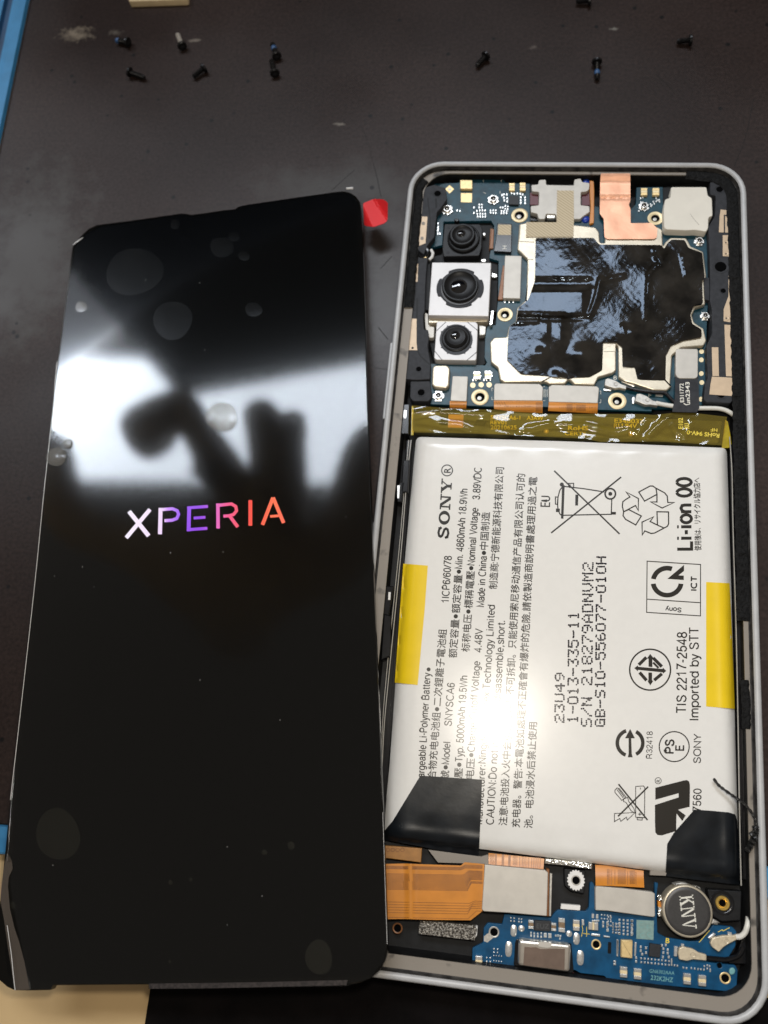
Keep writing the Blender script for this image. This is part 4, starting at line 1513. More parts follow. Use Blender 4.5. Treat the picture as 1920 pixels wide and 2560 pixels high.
# ---- antenna carriers at both sides
def carrier(name, outline, z1, pads, holes, z0=3.2, label=None, extra=()):
    mb = MB()
    slab(mb, fillet(outline, 3, 2), z0, z1, 0.15)
    o = build(name, mb, 'bracket', PH_, label=label)
    for view, pl in pads:
        mb = MB()
        slab(mb, V(view, *pl), z1 - 0.1, z1 + 0.05, 0.0)
        build('antenna_contact', mb, 'tan', o)
    for view, X, Y, r in holes:
        px = at(view, X, Y)
        k = mmpx(*px, z1) / VIEW[view][2]
        c = U(*px, z1)
        mb = MB()
        lathe(mb, (c.x, c.y, z1), [(r * k * 1.25, 0.0), (r * k * 1.2, 0.05), (r * k, 0.03), (r * k * 0.9, 0.015)], 20, 0, cap=False)
        lathe(mb, (c.x, c.y, z1), [(r * k * 0.9, 0.015), (r * k * 0.3, 0.012)], 20, 1)
        build('screw_hole', mb, ['bracket', 'void'], o)
    return o


CR = carrier('antenna_carrier',
        V('c', (722, 175), (800, 170), (855, 215), (870, 268), (895, 300), (912, 420), (912, 960), (922, 1300), (937, 1640), (936, 1830), (915, 1862), (912, 2018), (890, 2040), (692, 2030), (668, 2008), (680, 1870), (702, 1830), (692, 1560), (740, 1450), (735, 1250), (720, 1180), (722, 990), (716, 760), (706, 560), (762, 470), (770, 300), (722, 290)),
        6.9,
        [('c', [(810, 415), (908, 425), (905, 610), (795, 605), (802, 470)]), ('c', [(828, 630), (908, 630), (908, 810), (828, 805)]),
         ('c', [(876, 970), (912, 970), (920, 1290), (895, 1290), (890, 1360), (835, 1350), (836, 1250), (876, 1140)]),
         ('c', [(842, 1380), (925, 1385), (936, 1640), (934, 1815), (855, 1812)]), ('c', [(736, 1570), (790, 1570), (796, 1812), (742, 1810)]),
         ('c', [(737, 1816), (934, 1826), (915, 1880), (912, 1978), (715, 1965), (725, 1880)])],
        [('c', 802, 246, 32), ('c', 810, 895, 55), ('c', 832, 1096, 25), ('c', 815, 1965, 36)], label='dark plastic antenna carrier along the right side')
mb = MB()
stroke(mb, V('c', (842, 622), (842, 465), (893, 465), (893, 500)), 3.4, 6.958)
stroke(mb, V('c', (885, 470), (868, 520), (868, 552), (906, 552)), 3.2, 6.960)
stroke(mb, V('c', (845, 1368), (918, 1372)), 4.5, 6.958)
stroke(mb, V('c', (900, 1365), (900, 1300)), 5, 6.960)
child('meander_slot', CR, mb, 'bracket')
for X, Y in ((858, 692), (858, 785), (862, 1325)):
    px = at('c', X, Y)
    c = U(*px, 6.96)
    mb = MB()
    lathe(mb, (c.x, c.y, 6.955), [(0.55, 0), (0.42, 0.06), (0.2, 0.03)], 16)
    lathe(mb, (c.x - 0.1, c.y - 0.05, 7.0), [(0.16, 0), (0.05, 0.02)], 10, 1)
    build('contact_dimple', mb, ['tan', 'chip'], CR)
# raised fold between the two steps of the carrier
part('carrier_step', PH_, 'bracket', V('c', (668, 985), (716, 985), (722, 1180), (676, 1170)), 3.2, 6.3, 0.1, 2)

CL = carrier('antenna_carrier',
        V('a', (330, 372), (440, 334), (556, 372), (572, 490), (500, 592), (468, 622), (442, 880), (372, 965), (330, 1065), (245, 1000), (262, 720), (288, 482), (325, 478)),
        6.9, [('a', [(270, 668), (368, 670), (348, 945), (246, 985)])], [('a', 473, 430, 38)], label='dark plastic antenna carrier at the upper left')
mb = MB()
for X, Y in ((325, 740), (312, 895)):
    disc(mb, at('a', X, Y), 4.5, 6.962, 10)
child('contact_mark', CL, mb, 'ledge')
mb = MB()
stroke(mb, V('a', (370, 480), (395, 700), (385, 900)), 3, 6.91)
stroke(mb, V('a', (455, 480), (460, 580)), 5, 6.91)
child('carrier_groove', CL, mb, 'black')
CL2_ = carrier('antenna_carrier',
         V('a', (238, 1080), (372, 1085), (352, 1300), (340, 1659)) + V('d', (325, 200), (332, 345), (376, 350), (384, 440), (372, 520), (402, 700), (396, 862), (250, 872), (120, 860), (130, 700), (152, 560), (172, 240), (188, 0)) + V('a', (205, 1400)),
         6.6, [('a', [(228, 1160), (272, 1160), (265, 1345), (206, 1342)]), ('d', [(176, 235), (255, 236), (254, 480), (263, 562), (150, 560), (165, 450)])], [('d', 277, 757, 30)], label='dark plastic antenna carrier at the lower left of the cameras')
mb = MB()
disc(mb, at('d', 213, 538), 3, 6.662, 10)
stroke(mb, V('d', (262, 565), (300, 630), (395, 712)), 3.5, 6.61)
stroke(mb, V('d', (262, 20), (258, 230)), 4.5, 6.61)
child('carrier_groove', CL2_, mb, 'black')
carrier('mounting_lug', V('d', (192, 882), (395, 880), (412, 1000), (410, 1060), (378, 1092), (215, 1090), (185, 1050)), 6.2, [], [('d', 303, 1000, 40)])
px = at('a', 318, 1030)
c = U(*px, 6.9)
mb = MB()
lathe(mb, (c.x, c.y, 5.6), [(1.45, 0), (1.42, 1.0), (1.2, 1.25), (0.9, 1.2), (0.7, 0.5), (0.65, 0.0)], 24, 0, cap=False)
build('rubber_grommet', mb, 'blackgloss', PH_)
mb = MB()
tube(mb, [U(*q, 5.9) for q in V('a', (405, 1015), (425, 1050), (415, 1090), (385, 1120))], 0.32, 8)
build('silver_clip', mb, 'white', PH_)
part('gold_tab', PH_, 'gold', V('a', (318, 1072), (352, 1078), (360, 1095), (322, 1095)), 5.0, 6.7, 0.05)
# metal left wall behind the cameras
part('inner_rail', PH_, 'black', V('a', (345, 1180), (400, 1150), (395, 1640), (335, 1640)), 3.0, 5.6, 0.1)

# ---- cameras
def camera(base_px, z0, z1, mat, label, bev=0.12, r=3):
    mb = MB()
    slab(mb, fillet(base_px, r, 2), z0, z1, bev)
    return build('camera_module', mb, mat, PH_, label=label)


def rings(parent, name, view, X, Y, prof, mats, n=40):
    """prof in view units for radius, mm for height above the given z"""
    z = prof[0][1]
    px = at(view, X, Y)
    k = mmpx(*px, z) / VIEW[view][2]
    c = U(*px, z)
    mb = MB()
    lathe(mb, (c.x, c.y, 0), [(r_ * k, h_) for r_, h_ in prof], n)
    return build(name, mb, mats, parent, angle=40)


part('camera_well', PH_, 'black', V('a', (530, 725), (1020, 722), (1090, 760), (1100, 1140), (1090, 1659), (340, 1659), (360, 1100), (520, 1060)), 3.0, 4.3, 0.1, 3)
part('camera_well', PH_, 'black', V('d', (340, 200), (1060, 180), (1060, 300), (985, 330), (965, 640), (985, 690), (940, 720), (440, 705), (380, 440)), 3.0, 4.3, 0.1, 3)
C1 = camera(V('a', (545, 745), (915, 748), (938, 800), (930, 990), (905, 1075), (535, 1085), (522, 1000), (530, 900)), 4.0, 6.2, 'lensring', 'small black camera at the top of the row')
rings(C1, 'lens_barrel', 'a', 742, 905, [(168, 6.2), (166, 6.7), (158, 6.85), (150, 6.8), (146, 6.5), (138, 6.5)], 'lensring')
rings(C1, 'lens_barrel', 'a', 730, 880, [(138, 6.4), (134, 7.1), (122, 7.35), (108, 7.35), (96, 7.1), (60, 7.0), (40, 7.0)], 'lensring')
rings(C1, 'lens', 'a', 718, 842, [(44, 7.05), (36, 7.2), (20, 7.3), (6, 7.33)], 'lens')
for X, Y in ((585, 785), (900, 775), (580, 1045), (880, 1040)):
    mb = MB()
    disc(mb, at('a', X, Y), 3.5, 6.22, 10)
    build('rivet', mb, 'bracket', C1)
part('camera_peg', C1, 'blackgloss', V('a', (640, 690), (680, 680), (700, 705), (690, 722), (650, 722)), 4.5, 5.7, 0.2, 3)
part('copper_edge', PH_, 'flexdark', V('a', (1020, 790), (1055, 795), (1050, 1010), (1005, 1010)), 4.3, 4.9, 0.1, 2)
part('bright_tab', PH_, 'steel', V('a', (940, 835), (968, 838), (968, 870), (945, 865)), 4.8, 5.4, 0.1, 2)
part('bright_tab', PH_, 'steel', V('a', (925, 1110), (975, 1110), (970, 1140), (925, 1135)), 4.8, 5.4, 0.1, 2)
part('silver_tab', PH_, 'steel', V('a', (1035, 1250), (1090, 1270), (1085, 1300), (1035, 1295)), 4.6, 5.0, 0.08, 2)

sq2 = [(1080, 655.5), (1228.5, 656.5), (1222, 791), (1070.5, 788.5)]
M['camwhite'] = material('bead_blasted_steel', (0.53, 0.51, 0.495), 0.42, 0.2, 0.5, var=0.03, vscale=0.6, bump=0.1, bscale=8, bdist=0.02)
C2 = camera(sq2, 4.0, 7.6, 'camwhite', 'large square silver main camera in the middle of the row', 0.14, 2)
px2 = at('a', 706, 1412)
k2 = mmpx(*px2, 7.62)
c2 = U(*px2, 7.62)
mb = MB()
ring = []
for i in range(120):
    a = math.radians(i * 3)
    g = 0
    for q in (43, 137, 223, 317):
        dd = abs((i * 3 - q + 180) % 360 - 180)
        g += -1 if dd < 14 else 0
    r_ = (240 + (10 if g == 0 else -14)) / 4.1475 * k2
    ring.append((c2.x + r_ * math.cos(a) * 0.985, c2.y + r_ * math.sin(a) * 0.93))
slab_mm(mb, ring, 7.5, 7.72, 0.06)
build('lens_collar', mb, 'bracket', C2)
rings(C2, 'lens_barrel', 'a', 706, 1402, [(188, 7.72), (187, 8.25), (178, 8.5), (166, 8.5), (150, 8.2), (110, 7.95), (84, 7.9)], 'lensring', 56)
rings(C2, 'barrel_lip', 'a', 702, 1420, [(192, 7.73), (192, 7.85), (187, 7.86)], 'motor', 56)
rings(C2, 'lens', 'a', 692, 1388, [(86, 7.95), (66, 8.15), (40, 8.27), (12, 8.33)], 'lens')
part('camera_skirt', C2, 'can', V('d', (382, 215), (998, 218), (992, 262), (380, 278)), 4.2, 6.4, 0.1, 2)
part('silver_bracket', PH_, 'steel', V('d', (1030, 150), (1056, 150), (1042, 295), (1010, 298)), 4.3, 6.3, 0.08, 2)
part('grey_bracket', PH_, 'plug', V('d', (905, 300), (975, 315), (968, 400), (905, 408)), 4.3, 5.6, 0.1, 3)
part('grey_bracket', PH_, 'plate', V('d', (335, 170), (372, 180), (380, 300), (440, 320), (436, 430), (385, 435), (345, 330)), 4.3, 5.5, 0.1, 3)

sq3 = V('d', (468, 262), (870, 268), (892, 295), (878, 640), (868, 668), (455, 662), (436, 640), (462, 285))
C3 = camera(sq3, 4.0, 6.6, 'camwhite', 'smaller silver camera with octagonal frame at the bottom of the row', 0.12, 2)
mb = MB()
for pl in ([(560, 268), (462, 360)], [(780, 268), (890, 360)], [(880, 580), (775, 668)], [(438, 565), (520, 664)]):
    stroke(mb, V('d', *pl), 1.6, 6.612)
child('frame_groove', C3, mb, 'chip')
mb = MB()
cx3, cy3 = at('d', 665, 453)
ring = []
for i in range(96):
    a = 360 * i / 96
    r_ = 172 + (14 if min(abs((a - q + 180) % 360 - 180) for q in (30, 60, 120, 150, 210, 240, 300, 330)) < 3.4 else 0)
    ring.append((cx3 + r_ / 4.1475 * math.cos(math.radians(a)), cy3 + r_ / 4.1475 * 0.93 * math.sin(math.radians(a))))
flat(mb, ring, 6.62)
build('lens_recess', mb, 'chip', C3, smooth=False)
rings(C3, 'lens_barrel', 'd', 664, 442, [(150, 6.63), (149, 6.8), (135, 6.95), (124, 6.95), (114, 7.3), (96, 7.55), (82, 7.5), (60, 7.4), (48, 7.4)], 'lensring', 48)
rings(C3, 'lens', 'd', 655, 405, [(50, 7.42), (38, 7.6), (22, 7.7), (7, 7.73)], 'lens')

# ---- connectors around the cameras
K1 = part('connector_cover', PH_, 'blackgloss', V('a', (1090, 735), (1245, 740), (1240, 1040), (1055, 1030), (1075, 900)), ZB, 6.0, 0.12, 3)
mb = MB()
flat(mb, V('a', (1100, 752), (1236, 755), (1232, 862), (1098, 858)), 6.012)
build('paper_label', mb, 'cloth', K1, smooth=False)
mb = MB()
text(mb, 'H', at('a', 1190, 1006), at('a', 1190, 972), 11, 6.012)
child('cover_lettering', K1, mb, 'silkw')
part('ribbon_edge', PH_, 'flexdark', V('a', (1030, 800), (1060, 800), (1050, 1000), (1010, 1000)), 4.6, 5.6, 0.1)
part('connector_plate', PH_, 'plate', V('a', (1172, 1072), (1345, 1076), (1330, 1520), (1150, 1515)), ZB, 6.2, 0.1, 2)
part('ribbon_edge', PH_, 'flexdark', V('a', (1150, 1170), (1170, 1180), (1148, 1530), (1098, 1530)), ZB - 0.2, 5.7, 0.1)
part('connector_plate', PH_, 'plate', V('d', (628, 828), (788, 832), (774, 1090), (606, 1085)), ZB, 6.1, 0.1, 3)
part('connector_plate', PH_, 'plate', V('d', (1075, 905), (1530, 910), (1566, 945), (1560, 1085), (1056, 1080), (1060, 925)), ZB, 6.15, 0.1, 2)
part('connector_plate', PH_, 'plate', V('e', (252, 920), (718, 935), (738, 958), (724, 1110), (215, 1096), (215, 940)), ZB, 6.15, 0.1, 2)


def ribbon(view, pts, z_hi, z_lo, ybot_t, lines, name='ribbon_cable', step=3.0, mat='flex', trace='flexdark'):
    """short flex strip bending down toward its lower edge; lines: list of polylines of dark traces in view units"""
    q = V(view, *pts)
    y0, y1 = min(p_[1] for p_ in q), max(p_[1] for p_ in q)
    def zf(X, Y):
        t_ = (Y - y0) / (y1 - y0)
        return z_hi + (z_lo - z_hi) * t_ * t_
    mb = MB()
    sheet(mb, q, zf, step, 0.15)
    o = build(name, mb, mat, PH_)
    mb = MB()
    for pl, w in lines:
        stroke(mb, V(view, *pl), w, lambda X, Y: zf(X, Y) + 0.02)
    if lines:
        child('copper_traces', o, mb, trace)
    return o


def vlines(x0, x1, n, ya, yb, rnd, lean=0.0, w=(0.6, 1.6)):
    out = []
    for i in range(n):
        X = x0 + (x1 - x0) * (i + 0.5) / n + rnd.uniform(-3, 3)
        out.append(([(X, ya), (X + rnd.uniform(-4, 4) + lean, (ya + yb) / 2), (X + lean, yb)], rnd.uniform(*w)))
    return out


def crosses(x0, x1, ya, yb, n):
    out = []
    st = (x1 - x0) / n
    for i in range(n):
        for j in range(max(1, int((yb - ya) / st))):
            X, Y = x0 + i * st, ya + j * st
            out.append(([(X, Y), (X + st, Y + st)], 0.7))
            out.append(([(X + st, Y), (X, Y + st)], 0.7))
    return out


rl = random.Random(11)
ribbon('d', [(600, 1088), (776, 1094), (768, 1166), (598, 1160)], 5.9, 5.2, 0, vlines(610, 760, 11, 1095, 1160, rl))
ribbon('d', [(1056, 1083), (1562, 1088), (1560, 1212), (1300, 1200), (1058, 1172)], 6.0, 5.0, 0, vlines(1160, 1480, 22, 1095, 1195, rl) +
       [([(1075 + 28 * i, 1095), (1100 + 26 * i, 1125 + 6 * (i % 2)), (1085 + 28 * i, 1175)], 1.1) for i in range(4)] + crosses(1490, 1555, 1100, 1200, 4))
ribbon('e', [(216, 1098), (726, 1112), (720, 1218), (208, 1190)], 6.0, 5.0, 0, vlines(320, 700, 20, 1110, 1205, rl) + crosses(400, 460, 1120, 1195, 4) + crosses(500, 600, 1125, 1200, 6))
part('crystal_can', PH_, 'can', V('d', (440, 716), (570, 714), (604, 750), (592, 930), (560, 955), (440, 945), (412, 920), (420, 745)), ZB, 6.4, 0.28, 4)
part('connector_plate', PH_, 'plate', V('c', (440, 1580), (615, 1582), (622, 1600), (620, 1815), (600, 1832), (455, 1830), (432, 1800), (434, 1600)), ZB, 6.25, 0.12, 6)
mb = MB()
sheet(mb, V('c', (430, 1815), (470, 1838), (600, 1838), (624, 1812), (628, 1960), (632, 2075), (612, 2116), (404, 2110), (426, 2000)), lambda X, Y: 6.15 + 0.5 * smooth01(955, 990, Y), 5, 0.2)
BF = build('black_ribbon', mb, 'bracket', PH_)
mb = MB()
bz = lambda X, Y: 6.18 + 0.5 * smooth01(955, 990, Y)
text(mb, 'E311772', at('c', 503, 2030), at('c', 498, 1872), 9.6, bz, bold=0.02)
text(mb, 'un2343', at('c', 553, 2052), at('c', 548, 1860), 10, bz, bold=0.02)
stroke(mb, V('c', (500, 2040), (520, 2052), (548, 2048)), 2.2, bz)
child('ribbon_lettering', BF, mb, 'silkw', smooth=False)
mb = MB()
for i in range(7):
    stroke(mb, V('c', (570 + i * 8, 1842), (572 + i * 8, 1960), (566 + i * 8, 2108)), 0.6, bz)
child('copper_traces', BF, mb, 'chip')

# ---- coaxial cables
def plug(parent_name, view, pts, z0, z1, mat, eye):
    mb = MB()
    slab(mb, fillet(V(view, *pts), 2, 2), z0, z1, 0.1)
    px = at(view, *eye)
    c = U(*px, z1)
    lathe(mb, (c.x, c.y, z1), [(0.4, 0.01), (0.34, 0.06), (0.26, 0.02)], 16)
    return build('cable_plug', mb, mat, parent_name)


mb = MB()
tube(mb, smooth_path([U(*q, 6.0) for q in V('e', (1325, 1108), (1400, 1125), (1510, 1142))] + [U(1720, 1019, 5.8), U(1748, 1020.5, 6.0), U(1790, 1021, 6.1), U(1812, 1025, 6.1), U(1826, 1032, 6.0), U(1837, 1040, 5.6)]), 0.42, 10)
CX = build('coaxial_cable', mb, 'cable', PH_, label='white antenna cable')
plug(CX, 'e', [(1128, 1012), (1165, 1010), (1232, 1035), (1290, 1080), (1352, 1096), (1348, 1138), (1265, 1125), (1225, 1130), (1112, 1086)], ZB + 0.1, 6.3, 'plug', (1240, 1078))
mb = MB()
tube(mb, smooth_path([U(*q, 5.9) for q in V('e', (1010, 945), (1080, 965), (1180, 985), (1300, 1000), (1410, 1005), (1460, 1045), (1515, 1105))]), 0.36, 10)
CX2 = build('coaxial_cable', mb, 'blackgloss', PH_, label='black antenna cable')
plug(CX2, 'e', [(802, 862), (830, 850), (915, 878), (960, 910), (1022, 930), (1018, 966), (950, 950), (905, 958), (795, 925)], ZB + 0.1, 6.3, 'plug', (910, 915))
for view, pts in (('e', [(785, 958), (865, 965), (862, 985), (785, 980)]), ('e', [(1082, 1045), (1108, 1045), (1100, 1118), (1080, 1115)]), ('e', [(1322, 1008), (1404, 1012), (1400, 1042), (1320, 1038)]), ('e', [(970, 880), (1105, 920), (1100, 940), (972, 895)])):
    part('solder_tab', PCB, 'steel', V(view, *pts), ZB, ZB + 0.35, 0.06)
# ------------------------------------------------------------------ battery
BQ = [(1040.5, 1092), (1817, 1120), (1848, 2200), (957, 2096)]
BQ = [(1040.5, 1092), (1430, 1104), (1817, 1120), (1829, 1500), (1837, 1800), (1848, 2200), (1660, 2180), (1420, 2150), (1199, 2122), (957, 2096), (975, 1900), (1003, 1500)]


def bat_edge(X, Y):
    # distance in pixels to left, right, top and bottom sides
    l = X - (1041 - (Y - 1092) * (84 / 1004))
    r = (1817 + (Y - 1120) * (31 / 1080)) - X
    t = Y - (1092 + (X - 1040) * (28 / 777))
    b = (2096 + (X - 957) * (104 / 891)) - Y
    return l, r, t, b


def bat_z(X, Y):
    l, r, t, b = bat_edge(X, Y)
    z = 6.9
    for d, w, drop in ((l, 52, 2.6), (r, 32, 2.4), (t, 20, 1.0), (b, 34, 1.6)):
        if d < w:
            q = min(1, (w - d) / w)
            z -= drop * (1 - math.sqrt(max(0, 1 - q * q)))
    z += 0.06 * math.sin(X * 0.012) * math.sin(Y * 0.007 + 1)
    if b < 90:
        z -= 0.25 * smooth01(90, 0, b)
        z += 0.10 * math.sin(X * 0.045) * smooth01(80, 20, b)
    if t < 40:
        z += 0.05 * math.sin(X * 0.06 + 0.4 * math.sin(X * 0.02)) * smooth01(40, 8, t)
    return z


mb = MB()
sheet(mb, fillet(BQ, 14, 4), bat_z, 8.0, 3.0, jitter=0.05)
BAT = build('battery', mb, 'battery', PH_, angle=80, label='white lithium battery with dark printed text')
bp = lambda X, Y: bat_z(X, Y) + 0.022
# plain grotesque lettering drawn with even strokes
def _a(cx, cy, rx, ry, a0, a1, n=9):
    return [(cx + rx * math.cos(math.radians(a0 + (a1 - a0) * i / n)), cy + ry * math.sin(math.radians(a0 + (a1 - a0) * i / n))) for i in range(n + 1)]


def _o(cx, cy, rx, ry):
    return _a(cx, cy, rx, ry, 90, 450, 16)


_S = [(.62, .74), (.56, .90), (.36, 1), (.16, .92), (.12, .76), (.20, .60), (.38, .52), (.56, .44), (.64, .28), (.58, .10), (.38, 0), (.16, .08), (.08, .28)]
_n = [(.08, .46), (.14, .64), (.30, .72), (.46, .64), (.49, .46), (.49, 0)]
_6 = [(.48, .78), (.42, .95), (.28, 1), (.12, .88), (.06, .55), (.07, .28), (.14, .06), (.28, 0), (.44, .08), (.50, .32), (.44, .54), (.29, .62), (.14, .54), (.07, .38)]
_P = [[(.08, 0), (.08, 1)], [(.08, 1), (.38, 1)] + _a(.38, .73, .24, .27, 90, -90) + [(.08, .46)]]
GROT = {
    'A': (.74, [(0, 0), (.36, 1), (.72, 0)], [(.13, .36), (.59, .36)]), 'B': (.76, [(.08, 0), (.08, 1)], [(.08, 1), (.38, 1)] + _a(.38, .76, .22, .24, 90, -90) + [(.08, .52)], [(.38, .52)] + _a(.40, .26, .26, .26, 90, -90) + [(.08, 0)]),
    'C': (.80, _a(.42, .5, .36, .5, 48, 312, 14)), 'D': (.80, [(.08, 0), (.08, 1)], [(.08, 1), (.34, 1)] + _a(.34, .5, .38, .5, 90, -90, 12) + [(.08, 0)]), 'E': (.70, [(.62, 1), (.08, 1), (.08, 0), (.64, 0)], [(.08, .53), (.58, .53)]),
    'U': (.78, [(.08, 1), (.08, .3)] + _a(.38, .3, .30, .3, 180, 360) + [(.68, 1)]), 'I': (.24, [(.11, 0), (.11, 1)]), 'L': (.60, [(.08, 1), (.08, 0), (.56, 0)]), 'M': (.88, [(.08, 0), (.08, 1), (.43, .08), (.78, 1), (.78, 0)]),
    'N': (.76, [(.08, 0), (.08, 1), (.66, 0), (.66, 1)]), 'O': (.84, _o(.42, .5, .36, .5)), 'P': (.70, *_P), 'R': (.76, *_P, [(.40, .46), (.58, .30), (.64, 0)]), 'S': (.72, _S), 'T': (.64, [(.02, 1), (.60, 1)], [(.31, 1), (.31, 0)]),
    'V': (.68, [(.02, 1), (.34, 0), (.66, 1)]), 'W': (.98, [(.02, 1), (.26, 0), (.49, 1), (.72, 0), (.96, 1)]), 'Y': (.68, [(.02, 1), (.34, .45), (.66, 1)], [(.34, .45), (.34, 0)]),
    'a': (.60, [(.09, .52), (.16, .67), (.30, .72), (.45, .66), (.48, .5), (.48, .14), (.56, 0)], [(.48, .42), (.30, .40), (.12, .32), (.06, .18), (.12, .04), (.26, 0), (.42, .08), (.48, .2)]), 'b': (.60, [(.08, 1), (.08, 0)], _o(.32, .36, .24, .36)),
    'c': (.56, _a(.31, .36, .25, .36, 45, 315, 12)), 'd': (.60, _o(.28, .36, .24, .36), [(.52, 1), (.52, 0)]), 'e': (.60, [(.07, .38), (.54, .38)] + _a(.30, .36, .24, .36, 12, 315, 12)), 'f': (.32, [(.32, 1), (.21, .98), (.16, .86), (.16, 0)], [(.02, .72), (.30, .72)]),
    'g': (.60, _o(.28, .36, .24, .36), [(.52, .72), (.52, -.08), (.44, -.24), (.28, -.28), (.10, -.20)]), 'h': (.58, [(.08, 1), (.08, 0)], _n), 'i': (.24, [(.10, 0), (.10, .72)], [(.10, .88), (.10, 1)]), 'l': (.24, [(.10, 0), (.10, 1)]),
    'm': (.88, [(.08, 0), (.08, .72)], [(.08, .5), (.16, .66), (.28, .72), (.40, .66), (.44, .5), (.44, 0)], [(.44, .5), (.52, .66), (.64, .72), (.76, .66), (.80, .5), (.80, 0)]), 'n': (.58, [(.08, 0), (.08, .72)], _n), 'o': (.60, _o(.30, .36, .25, .36)),
    'p': (.60, [(.08, .72), (.08, -.28)], _o(.32, .36, .24, .36)), 'r': (.36, [(.08, 0), (.08, .72)], [(.08, .44), (.15, .62), (.33, .70)]), 's': (.54, [(x * .78, y * .72) for x, y in _S]), 't': (.33, [(.16, .94), (.16, .12), (.22, .01), (.32, .01)], [(.02, .72), (.30, .72)]),
    'u': (.58, [(.08, .72), (.08, .22), (.14, .06), (.27, 0), (.43, .08), (.49, .24)], [(.49, .72), (.49, 0)]), 'x': (.50, [(.02, .72), (.46, 0)], [(.46, .72), (.02, 0)]), 'y': (.50, [(.02, .72), (.26, 0)], [(.48, .72), (.22, -.20), (.12, -.28), (.03, -.26)]),
    '0': (.58, _o(.28, .5, .23, .5)), '1': (.58, [(.08, .74), (.26, .86), (.32, 1), (.32, 0)]), '2': (.58, [(.06, .70), (.10, .88), (.28, 1), (.46, .90), (.50, .72), (.42, .54), (.14, .24), (.06, 0), (.52, 0)]),
    '3': (.58, [(.07, .76), (.12, .92), (.28, 1), (.44, .92), (.47, .76), (.41, .60), (.24, .53), (.43, .46), (.50, .28), (.44, .08), (.27, 0), (.11, .08), (.05, .26)]), '4': (.58, [(.40, 0), (.40, 1), (.04, .26), (.54, .26)]),
    '5': (.58, [(.48, 1), (.14, 1), (.09, .50), (.18, .60), (.32, .63), (.46, .52), (.50, .32), (.44, .09), (.27, 0), (.11, .07), (.05, .24)]), '6': (.58, _6), '7': (.58, [(.05, 1), (.52, 1), (.34, .60), (.24, .28), (.20, 0)]),
    '8': (.58, _o(.28, .76, .19, .24), _o(.28, .26, .23, .26)), '9': (.58, [(.56 - x, 1 - y) for x, y in _6]), '.': (.27, [(.11, -.01), (.11, .16)]), ',': (.27, [(.12, .12), (.12, 0), (.06, -.14)]), ':': (.30, [(.12, -.01), (.12, .16)], [(.12, .54), (.12, .71)]),
    '-': (.36, [(.05, .36), (.31, .36)]), '/': (.30, [(0, 0), (.28, 1)]), ' ': (.30,)}


def mtext(mb, s, p0, p1, cap, zf, w=0.13):
    runs, adv = [], 0.0
    for ch in s:
        if ch in GROT:
            runs.append((ch, adv, GROT[ch][0], True))
            adv += GROT[ch][0] + 0.055
        elif ch == '\u25cf':
            runs.append((ch, adv, .80, True))
            adv += .80
        else:
            if runs and not runs[-1][3]:
                c_, a_, l_, k_ = runs[-1]
                runs[-1] = (c_ + ch, a_, l_ + 1.42, k_)
            else:
                runs.append((ch, adv, 1.42, False))
            adv += 1.42
    d = Vector((p1[0] - p0[0], p1[1] - p0[1]))
    L_ = d.length
    dn = d / L_
    up = Vector((dn.y, -dn.x))
    k = L_ / adv
    Q = lambda X, Y: tuple(Vector(p0) + dn * (X * k) + up * (Y * cap))
    for ch, a0, l_, lat in runs:
        if not lat:
            for o_, dz in ((0.0, 0.0), (0.7, 0.004)):
                b0, b1 = Q(a0 + .06, -.02), Q(a0 + l_ - .06, -.02)
                text(mb, ch, (b0[0] + o_, b0[1] - o_ / 2), (b1[0] + o_, b1[1] - o_ / 2), cap * 0.93, lambda X, Y, dz=dz: zf(X, Y) + dz)
        elif ch == '\u25cf':
            disc(mb, Q(a0 + .40, .42), cap * .31, zf, 14)
        else:
            for q_, pl in enumerate(GROT[ch][1:]):
                stroke(mb, [Q(a0 + x, y) for x, y in pl], cap * w, lambda X, Y, q_=q_: zf(X, Y) + 0.003 * q_)


